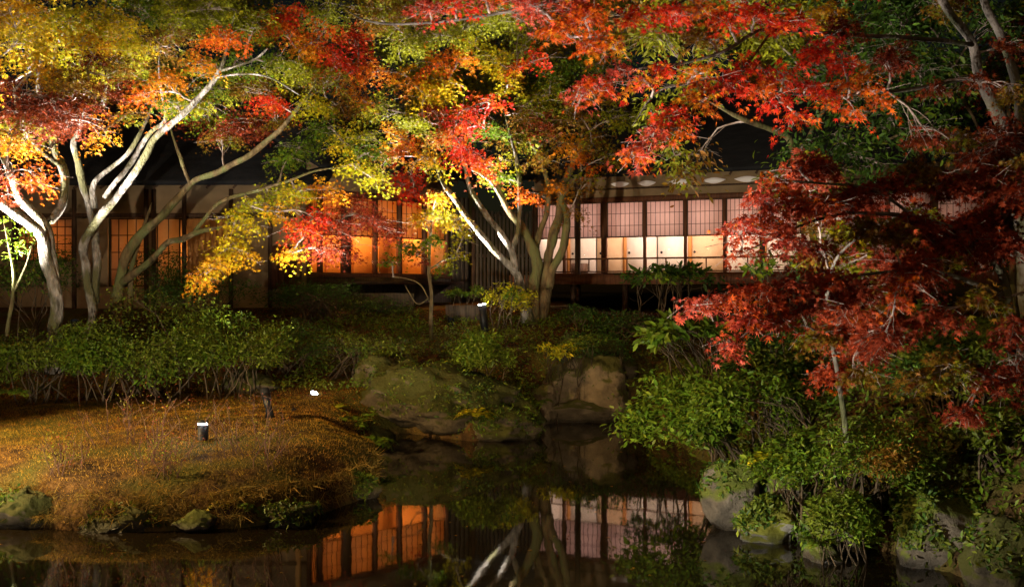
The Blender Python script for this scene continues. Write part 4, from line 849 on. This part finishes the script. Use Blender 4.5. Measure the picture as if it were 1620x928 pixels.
# right bank
bush('leafy_shrub', 'bright green shrub overhanging the water from the right bank', 1075, 680, 11.4, 90, 84, 'G', .07, 5200, 10, 30, tpl=BROAD, keys2='G', single=150, root_at=(2.6, 11.2))
bush('leafy_shrub', 'dense green shrub below the slim maple stem, above the grey rock', 1180, 650, 10.6, 85, 60, 'G', .065, 3200, 10, 22, tpl=BROAD, keys2='G', root_at=(2.9, 10.4))
bush('leafy_shrub', 'long-leaved green shrub under the palest red sprays', 1080, 530, 11.6, 62, 34, 'G', .13, 420, 14, 14, tpl=BROAD, single=120, root_at=(2.6, 12))
bush('leafy_shrub', 'dark spreading shrub behind the slim maple stem at right', 1240, 580, 11.6, 90, 60, 'DG', .07, 2600, 24, 20, keys2='SG')
bush('leafy_shrub', 'green leafy sprig shrub in front of lit windows at right', 1230, 430, 12.4, 60, 34, 'DG', .1, 480, 14, 12, tpl=BROAD, keys2='G')
bush('leafy_shrub', 'reddish brown twiggy shrub covering the bank above the right rocks', 1370, 735, 8.6, 110, 70, 'G', .036, 9000, 20, 34, keys2='BR', root_at=(3.2, 9.3))
bush('leafy_shrub', 'small green shrub hanging between the low mossy rock and big rock', 1330, 830, 8.2, 56, 56, 'G', .042, 3600, 8, 14, keys2='SG', root_at=(2.9, 8.6))
bush('leafy_shrub', 'olive shrub in deep shade at right edge under the weeping maple', 1520, 600, 9.4, 110, 70, 'SG', .06, 3000, 26, 20, keys2='DG')
bush('leafy_shrub', 'dull green shrub on the bank at lower right edge', 1570, 690, 8.6, 70, 44, 'SG', .055, 1600, 16, 14, keys2='G')
bush('leafy_shrub', 'low olive shrub left of the reddish twiggy one on right bank', 1255, 745, 9.2, 72, 60, 'G', .045, 5000, 6, 24, keys2='G')
bush('leafy_shrub', 'dark shrub filling the bank behind the slim maple at far right', 1420, 560, 11, 110, 80, 'DG', .07, 2800, 20, 20, keys2='SG')

# ferns
def fern(label, px, py, D, size, n=11, key='G', twist=0):
    c = P(px, py, D); g0 = hz(c[0], c[1])
    root = thing('fern', label, 'fern', c, 'ferns on the pond banks')
    for k in range(n):
        a = 2 * math.pi * k / n + random.uniform(-.25, .25) + twist; L = size * random.uniform(.75, 1.15); m = 16
        s = np.linspace(0, 1, m); dirv = np.array([math.cos(a), math.sin(a), 0])
        lift = random.uniform(.55, 1.0)
        rach = c + dirv * (s * L * .85)[:, None] + np.array([0, 0, 1]) * (L * (lift * s - .75 * s ** 2 * 1.1))[:, None]
        T = nrm(np.gradient(rach, axis=0)); side = nrm(np.cross(T, [0, 0, 1.0])); up = np.cross(side, T)
        pos = []; nor = []; tip = []; sz = []
        for sg in (-1, 1):
            pos.append(rach[1:]); nor.append(up[1:] + rng.normal(0, .15, (m - 1, 3))); tip.append(side[1:] * sg + T[1:] * .45)
            sz.append(L * .26 * np.sin(np.pi * np.clip(s[1:] * .86 + .1, 0, 1)))
        pos, nor, tip, sz = map(np.concatenate, (pos, nor, tip, sz))
        o = link('frond', leaf_mesh('frond', LANCE, pos, nor, tip, sz, leaf_cols(key, len(pos), .15), LEAFG), root)
for a in (('yellow-green fern at the front water edge of the grass bank', 345, 800, 9.9, .34, 10, 'YG'), ('smaller fern right of the yellow-green one on the grass bank edge', 400, 805, 9.8, .26, 9, 'G'),
          ('fern at the right tip of the grass bank', 590, 705, 13.4, .38, 11, 'G'), ('fern in the shade below the lit spotlight', 520, 660, 15.2, .5, 12, 'OL'),
          ('dark fern left of the mossy rock by the water', 560, 672, 14.8, .45, 11, 'G'), ('pale fern hanging from the mossy rock over the water', 752, 660, 15.2, .42, 9, 'YG'),
          ('fern on top of the mossy rock', 690, 585, 16.4, .4, 10, 'OL'), ('small fern between the two far-bank rocks', 850, 640, 16.4, .36, 9, 'G'), ('fern at the left edge below azaleas', 25, 625, 13.6, .3, 9, 'G'),
          ('fern at the foot of the big right-hand rock', 1295, 860, 8.2, .22, 9, 'G'), ('grassy fern beside the grey leaning rock', 1215, 730, 9.2, .3, 10, 'YG'), ('fern under the slim maple stem', 1290, 690, 9.0, .3, 10, 'G')):
    fern(*a)

# ------------------------------------------------------------------ rocks
def rock(label, px, py, D, rx, rz, mat, seed, depth=.9, tilt=0.0, planes=9, rough=.22, hard=.85, tufts=0, tkey='SG'):
    import bmesh
    bm = bmesh.new(); bmesh.ops.create_icosphere(bm, subdivisions=5 if rx > 55 else 4, radius=1)
    V = np.array([v.co[:] for v in bm.verts]); Fc = np.array([[v.index for v in f.verts] for f in bm.faces]); bm.free()
    r = np.random.default_rng(seed)
    for k in range(planes):
        n_ = r.normal(0, 1, 3); n_[2] = n_[2] * .7 + .15; n_ /= np.linalg.norm(n_); d = r.uniform(.5, .85)
        pr = V @ n_; V = V - np.where(pr > d, (pr - d) * hard, 0)[:, None] * n_
    sd = Vector(r.uniform(0, 50, 3))
    dn = np.array([noise.fractal(Vector(v) * 1.7 + sd, .75, 2.2, 7) for v in V])
    V = V * (1 + rough * dn)[:, None]
    c = P(px, py, D); sc = D / F
    V = V * np.array([rx * sc, rx * sc * depth, rz * sc])
    ct, st = math.cos(tilt), math.sin(tilt); V = np.stack([V[:, 0] * ct - V[:, 2] * st, V[:, 1], V[:, 0] * st + V[:, 2] * ct], 1)
    o = link('rock', mesh_np('rock', V, [Fc], mat, smooth=True)); o.location = Vector(c)
    if tufts:
        up = np.where((V[:, 2] > -.1 * rz * sc) & (np.array([noise.noise(Vector(v) * 3 + sd) for v in V]) > -.12))[0]
        if len(up):
            ix = r.choice(up, tufts); p = V[ix] + c + r.normal(0, .02, (tufts, 3)); od = nrm(V[ix] / np.array([rx * sc, rx * sc * depth, rz * sc]))
            cols = np.where(r.random(tufts)[:, None] < .6, leaf_cols(tkey, tufts), leaf_cols('DG', tufts))
            a = link('moss', leaf_mesh('moss', LANCE, p, od + r.normal(0, .6, (tufts, 3)), od * .6 + r.normal(0, .7, (tufts, 3)) + np.array([0, 0, -.25]), r.uniform(.03, .075, tufts), cols, LEAFG), o)
            a.location = -Vector(c); a['kind'] = 'stuff'
    return tag(o, label, 'rock')
rock('large mossy rock rising from the water at centre of far bank', 725, 640, 16.2, 135, 75, ROCK_MOSS, 3, .7, tufts=3200)
rock('mossy rock with brown stains left of the central mossy one', 615, 628, 16.9, 75, 65, ROCK_MOSS, 5, .8, tufts=1800)
rock('low mossy rock jutting into the pond below the central one', 770, 678, 15.7, 88, 36, ROCK_MOSS, 8, .6, tufts=2340, tkey='G')
rock('pale flat-faced rock with a step at the far water edge', 928, 624, 18.0, 94, 72, ROCK_PALE, 27, .7, planes=8, rough=.2, hard=.7, tufts=500)
rock('narrow ledge rock at the foot of the pale flat-faced one', 915, 652, 17.6, 64, 22, ROCK_PALE, 31, .6, planes=9, rough=.16, hard=.8)
rock('small grey wedge rock between mossy and pale rocks', 862, 640, 17.4, 22, 34, ROCK_PALE, 12, .8)
rock('dark mossy boulder above the pale rock under the shrub', 945, 570, 18.6, 70, 44, ROCK_MOSS, 14, .8, tufts=3120, tkey='DG')
rock('grey leaning rock with pale streaks at the right bank', 1150, 775, 9.6, 46, 72, ROCK_GREY, 42, .8, tilt=.18, planes=12, tufts=500, tkey='G')
rock('low bright mossy rock at the water right of the leaning rock', 1215, 825, 9.2, 62, 40, rock_mat('rock_bright_moss', (.17, .15, .12), (.32, .3, .26), (.17, .17, .02), .38), 44, .7, tufts=1820, tkey='SG')
rock('big shadowed grey rock at lower right corner', 1490, 850, 8.4, 110, 95, ROCK_GREY, 52, .7, planes=12, rough=.16, tufts=1820)
rock('dark rounded boulder at the lower right edge of the water', 1600, 890, 7.4, 75, 90, ROCK_MOSS, 57, .8, tufts=780)
rock('broad sloping grey rock at right edge above the dark boulder', 1590, 775, 9.0, 110, 44, ROCK_GREY, 61, .8, tufts=500)
rock('mossy grey rock at the water between leaning rock and big shadowed one', 1335, 850, 8.9, 70, 60, ROCK_GREY, 90, .8, planes=6, tufts=3600, tkey='G')
rock('rock wedged in the bank above the low mossy one', 1245, 790, 9.6, 60, 40, ROCK_GREY, 94, .8, tufts=1560)
rock('small pale rock with moss cap below the slim maple', 1355, 675, 8.9, 32, 18, ROCK_GREY, 66, .9)
rock('small grey rock half under the reddish shrub by the water', 1300, 880, 8.5, 34, 24, ROCK_GREY, 68, .9)
rock('pale stone in the shade right of the slim maple', 1450, 620, 10.4, 40, 30, ROCK_GREY, 69, .9)
rock('stone at the front left water edge of grass bank', 40, 808, 9.75, 70, 42, ROCK_MOSS, 71, .5, tufts=500)
rock('long low stone under the overhanging grass at front bank', 200, 826, 9.55, 80, 26, ROCK_MOSS, 73, .4, tufts=500)
rock('small stone beside the yellow-green fern', 310, 824, 9.5, 34, 20, ROCK_GREY, 75, .6)
rock('stone at the right end of the front bank', 455, 816, 9.75, 60, 28, ROCK_MOSS, 77, .5, tufts=500)
rock('stone below the right tip of the grass bank', 570, 775, 11.0, 42, 30, ROCK_MOSS, 79, .6, tufts=500)
rock('dark stone in shade left of the lit spotlight', 400, 606, 16.6, 50, 24, ROCK_MOSS, 81, .8)
rock('dark stone behind the spotlight ferns near the water', 585, 690, 15.6, 46, 26, ROCK_MOSS, 83, .8)

# ------------------------------------------------------------------ grass, ground cover, litter, floating leaves
def scatter(n, box, cond):
    x = rng.uniform(box[0], box[1], n); y = rng.uniform(box[2], box[3], n); sd = sd_pond(x, y); k = cond(x, y, sd); x, y, sd = x[k], y[k], sd[k]
    return x, y, height(x, y), sd
BLADE = (np.array([(-.06, 0, 0), (.06, 0, 0), (0, 1, .12)]), np.array([(0, 1, 2)]))
x, y, zz, sd = scatter(200000, (-9.5, -1.2, 9.3, 16.8), lambda x, y, sd: (sd > -.02) & (y < 16.6))
nB = len(x); pos = np.stack([x, y, zz - .01], 1)
pat = np.clip(.5 + wob(x * 1.3, y * 1.3) * .7 + rng.normal(0, .15, nB), 0, 1)[:, None]
colA = np.array((.44, .215, .028)); colB = np.array((.28, .19, .02)); col = (colA * (1 - pat) + colB * pat) * np.exp(rng.normal(0, .3, nB))[:, None]
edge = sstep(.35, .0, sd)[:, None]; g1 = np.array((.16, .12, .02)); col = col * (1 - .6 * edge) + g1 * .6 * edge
tip = np.stack([rng.normal(0, .8, nB), rng.normal(-.1, .8, nB), np.full(nB, .75)], 1)
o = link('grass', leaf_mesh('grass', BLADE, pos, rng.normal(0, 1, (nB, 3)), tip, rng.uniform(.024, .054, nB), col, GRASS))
tag(o, 'short dry golden grass covering the left bank', 'grass', kind='stuff')
# long grass hanging over the front edge
q = 4200; seg = POND[16:23]; tt = rng.random(q) * (len(seg) - 1); i0 = tt.astype(int); f = (tt - i0)[:, None]
e = seg[i0] * (1 - f) + seg[i0 + 1] * f; dirn = nrm(np.stack([np.zeros(q), -np.ones(q)], 1) + np.array([.25, 0]))
off = rng.uniform(-.06, .3, q)[:, None]; e2 = e - dirn * off
zz = np.maximum(height(e2[:, 0], e2[:, 1]), .1)
cl = .5 + .5 * np.sin(tt * 11) * np.sin(tt * 5.3)
pos = np.c_[e2, zz + .02]; tip = np.c_[dirn * rng.uniform(.4, 1.1, q)[:, None] + rng.normal(0, .35, (q, 2)), rng.normal(-.35, .55, q)]
col = np.where(rng.random(q)[:, None] < .55, np.array((.24, .15, .03)), np.array((.16, .12, .025))) * np.exp(rng.normal(0, .3, q))[:, None]
o = link('hanging_grass', leaf_mesh('hanging_grass', (BLADE[0] * np.array([.5, 1, 1]), BLADE[1]), pos, rng.normal(0, 1, (q, 3)), tip, rng.uniform(.08, .2, q) * (.45 + .7 * cl), col, GRASS))
tag(o, 'long dry grass hanging over the pond edge of left bank', 'grass', kind='stuff')
# low plants over the central slope and right bank
x, y, zz, sd = scatter(26000, (-4.5, 3.4, 14.5, 21.5), lambda x, y, sd: (sd > .02) & (wob(x * 2.1, y * 2.1) + .3 * np.sin(x * 5) > -.25) & ~((x < -2.2) & (y < 16.3)))
nB = len(x); pos = np.stack([x, y, zz + rng.uniform(0, .14, nB)], 1); col = np.where((wob(x * 1.7 + 3, y) > 0)[:, None], leaf_cols('SG', nB), leaf_cols('G', nB))
o = link('ground_cover', leaf_mesh('ground_cover', LANCE, pos, np.array([0, -.3, .7]) + rng.normal(0, .5, (nB, 3)), rng.normal(0, 1, (nB, 3)), rng.uniform(.04, .09, nB), col, LEAFG))
tag(o, 'low green ground cover on the slope below the central maple', 'ground cover', kind='stuff')
x, y, zz, sd = scatter(45000, (1.4, 7.5, 7.4, 17.5), lambda x, y, sd: (sd > -.06) & (wob(x * 2.1, y * 2.1) > -.5))
nB = len(x); pos = np.stack([x, y, zz + rng.uniform(0, .16, nB)], 1); col = np.where((wob(x * 1.7 + 3, y) > .1)[:, None], leaf_cols('SG', nB), leaf_cols('G', nB))
o = link('ground_cover', leaf_mesh('ground_cover', LANCE, pos, np.array([-.2, -.3, .7]) + rng.normal(0, .5, (nB, 3)), rng.normal(0, 1, (nB, 3)) + np.array([0, 0, .4]), rng.uniform(.04, .1, nB), col, LEAFG))
tag(o, 'olive green ground cover on the right bank', 'ground cover', kind='stuff')
x, y, zz, sd = scatter(16000, (-9, 4, 13.5, 23.5), lambda x, y, sd: (sd > .05) & ((y > 15.6) | (rng.random(len(x)) < .12)))
nB = len(x); pos = np.stack([x, y, zz + .012], 1)
o = link('leaf_litter', leaf_mesh('leaf_litter', S3, pos, np.array([0, 0, 1.]) + rng.normal(0, .35, (nB, 3)), rng.normal(0, 1, (nB, 3)), rng.uniform(.03, .055, nB), np.where(rng.random(nB)[:, None] < .5, leaf_cols('BR', nB), leaf_cols('DR', nB)), LEAF))
tag(o, 'fallen brown and red leaves under the maples', 'leaf litter', kind='stuff')
x = rng.uniform(-7, 2.2, 300); y = rng.uniform(7.4, 17.5, 300); k = sd_pond(x, y) < -.1; x, y = x[k], y[k]; nB = len(x)
o = link('floating_leaves', leaf_mesh('floating_leaves', M5, np.stack([x, y, np.full(nB, .006)], 1), np.array([0, 0, 1.]) + rng.normal(0, .03, (nB, 3)), rng.normal(0, 1, (nB, 3)), rng.uniform(.022, .04, nB), leaf_cols('BR', nB), LEAF))
tag(o, 'scattered fallen leaves floating on the dark pond', 'leaves', kind='stuff')

# dry twiggy plants on the grass bank
def dry_plant(label, px, py, D, h, n, leafy=0):
    c = P(px, py, D); c[2] = hz(c[0], c[1]); root = thing('dry_shrub', label, 'shrub', c, 'dry twiggy shrubs on the grass bank'); m = MB(); fo = Foliage()
    for k in range(n):
        b0 = c + np.array([rng.normal(0, h * .35), rng.normal(0, h * .25), -.03]); e = b0 + np.array([rng.normal(0, h * .3), rng.normal(0, h * .25), h * rng.uniform(.6, 1.15)])
        br = branch_to(m, b0, e, .007, .003, 0, 8, 4)
        for _ in range(6):
            s = br[rng.integers(2, 8)]; q = s + np.array([rng.normal(0, .12), rng.normal(0, .1), rng.uniform(.05, .22)]) * h * 1.5
            branch_to(m, s, q, .0035, .0015, 0, 4, 3)
            if leafy: nn = leafy; fo.add(q + rng.normal(0, .05, (nn, 3)), rng.normal(0, 1, (nn, 3)), rng.normal(0, 1, (nn, 3)), rng.uniform(.012, .03, nn), leaf_cols('DR' if rng.random() < .6 else 'OL', nn))
    m.build('stems', DRY, root)['kind'] = 'stuff'
    if leafy: fo.build('foliage', LANCE, LEAFG, root, stuff=True)
dry_plant('dry twiggy shrub with small leaves at left of the grass bank lamp', 190, 745, 11.2, .55, 8, 4)
dry_plant('dry reddish shrub just right of the grass bank lamp', 375, 750, 10.9, .55, 10, 3)
dry_plant('dark dry shrub directly left of the grass bank lamp', 265, 765, 10.6, .5, 8, 4)
dry_plant('dense low dry shrub at the front edge of the grass bank', 250, 800, 10.1, .34, 10, 6)
dry_plant('thin dry shrub at right of the grass bank near the leaning stake', 430, 770, 10.4, .45, 7, 3)
dry_plant('dry shrub hanging at the left front edge of the grass bank', 100, 800, 10.2, .34, 12, 5)

# ------------------------------------------------------------------ garden lamps and stakes
def cyl(m, c, ax, r, L, k=16, r2=None):
    ax = nrm(np.asarray(ax, float)); a = nrm(np.cross(ax, [.3, .9, .1])); b_ = np.cross(ax, a); th = np.arange(k) * 2 * math.pi / k
    r2 = r if r2 is None else r2
    V = np.vstack([np.asarray(c) + r * (np.cos(th)[:, None] * a + np.sin(th)[:, None] * b_), np.asarray(c) + ax * L + r2 * (np.cos(th)[:, None] * a + np.sin(th)[:, None] * b_), [np.asarray(c)], [np.asarray(c) + ax * L]])
    m.add(V, [[i, (i + 1) % k, k + (i + 1) % k, k + i] for i in range(k)], [[(i + 1) % k, i, 2 * k] for i in range(k)] + [[k + i, k + (i + 1) % k, 2 * k + 1] for i in range(k)]); return m

def bollard(label, px, py_top, D, h, r, lean=(0, 0), base=None):
    c = P(px, py_top, D); b0 = c - np.array([lean[0], lean[1], h]); ax = nrm(c - b0); L = np.linalg.norm(c - b0)
    root = thing('bollard_lamp', label, 'lamp', b0, 'bollard lamps in the garden')
    cyl(MB(), b0 - ax * .1, ax, r, L - .06 + .1, 20).build('post', METAL, root)
    cyl(MB(), b0 + ax * (L - .06), ax, r * .95, .014, 20).build('light_ring', RING, root)
    cyl(MB(), b0 + ax * (L - .046), ax, r * 1.06, .03, 20, r * .9).build('cap', METAL, root)
    cyl(MB(), b0 - ax * .02, ax, r * 1.5, .035, 16).build('base_plate', METAL, root)
bollard('black bollard lamp with glowing top on the golden grass bank', 321, 662, 11.6, .42, .058)
bollard('black bollard lamp with glowing top below the central maple', 762, 477, 20.0, .55, .075, (-.06, 0))

def spotlight(label, pos, aim, power, angle, col=(1, .96, .9), r=.09, lens=LENS, blend=.6, size=.06, hood=0):
    pos = np.asarray(pos, float); d = nrm(np.asarray(aim, float) - pos); g0 = hz(pos[0], pos[1])
    root = thing('spotlight', label, 'lamp', (pos[0], pos[1], g0), 'garden spotlights')
    MB().tube([(pos[0], pos[1], g0 - .1), pos - d * .1], [.016, .016], 8).build('stake', METAL, root)
    cyl(MB(), pos - d * .2, d, r * .75, .2, 18, r).build('housing', METAL, root)
    cyl(MB(), pos + d * .002, d, r * .9, .008, 18).build('lens', lens, root)
    if hood: MB().tube([pos - d * .01, pos + d * hood], [r * 1.03, r * 1.12], 18, cap=False).build('hood', METAL, root)
    Lg = bpy.data.lights.new('spot_beam', 'SPOT'); Lg.energy = power; Lg.spot_size = math.radians(angle); Lg.spot_blend = blend; Lg.color = col; Lg.shadow_soft_size = size
    o = bpy.data.objects.new('spot_beam', Lg); COL.objects.link(o); o.parent = root
    o.location = Vector(pos + d * (.04 if not hood else hood + .03)) - root.location
    o.rotation_mode = 'QUATERNION'; o.rotation_quaternion = Vector(d).to_track_quat('-Z', 'Y')
spotlight('spotlight at the left edge shining up the leftmost maple', P(-115, 520, 15.2), P(75, 105, 16.2), 9500, 84)
spotlight('added hidden spotlight between the two leftmost maples brightening their crowns', P(118, 515, 17.4), P(100, 40, 16.2), 2300, 60, r=.06, lens=LENSD, hood=.1)  # extra lamp added to brighten the left crowns
spotlight('small lit spotlight with white lens in the ferns by the pond', P(497, 622, 16.2), P(650, 220, 14.6), 4200, 96, r=.062)
spotlight('spotlight hidden behind low shrubs left of the central maple', P(712, 520, 20.8), P(752, 110, 19.6), 9000, 70, r=.06, lens=LENSD, hood=.22)
spotlight('spotlight among azaleas below the yellow drooping spray', P(421, 626, 13.5), P(372, 365, 16.4), 1500, 44, r=.06, lens=LENSD, hood=.1)
spotlight('floodlight on the near bank lighting the red limbs at upper right', (-2.6, 5.7, .45), P(1080, 100, 9.3), 4000, 54, (1, .88, .8))
spotlight('floodlight on the near bank lighting the right bank shrubs', (-1.2, 5.6, .42), P(1270, 520, 9.0), 1450, 70, (1, .95, .8))
spotlight('floodlight on the near bank facing the left maples', (-5.2, 5.6, .42), P(400, 50, 17), 3600, 72, (1, .88, .66))
spotlight('floodlight on the near bank facing the canopy of the central maple', (-3.9, 5.3, .42), P(800, 40, 19.5), 3600, 54, (1, .88, .66))
spotlight('floodlight on a tall pole beyond the left end of the grass bank', (-8.0, 9.6, 3.4), (-3.4, 11.6, .3), 3000, 84, (1, .66, .28))
spotlight('floodlight on the near bank facing the far bank rocks', (.4, 5.5, .4), P(770, 615, 16.5), 1050, 42, (1, .8, .5))

def stake(label, px0, py0, px1, py1, D, r):
    a, b_ = P(px0, py0, D), P(px1, py1, D); m = MB(); p = np.array([a + (b_ - a) * s for s in np.linspace(0, 1, 6)]); p[1:-1] += rng.normal(0, .004, (4, 3))
    o = m.tube(p, np.array([r * 1.05, r, r * .98, r, r * .96, r * .9]), 10).build('wooden_stake', STAKE, None, True); tag(o, label, 'stake', 'wooden stakes on the bank')
stake('thick dark stake leaning left on the grass bank', 440, 690, 422, 634, 13.5, .042)
stake('small upright dark stake right of the leaning one', 465, 672, 465, 646, 14.5, .04)
stake('thin short stake between the leaning and the upright one', 446, 672, 443, 652, 14.0, .025)
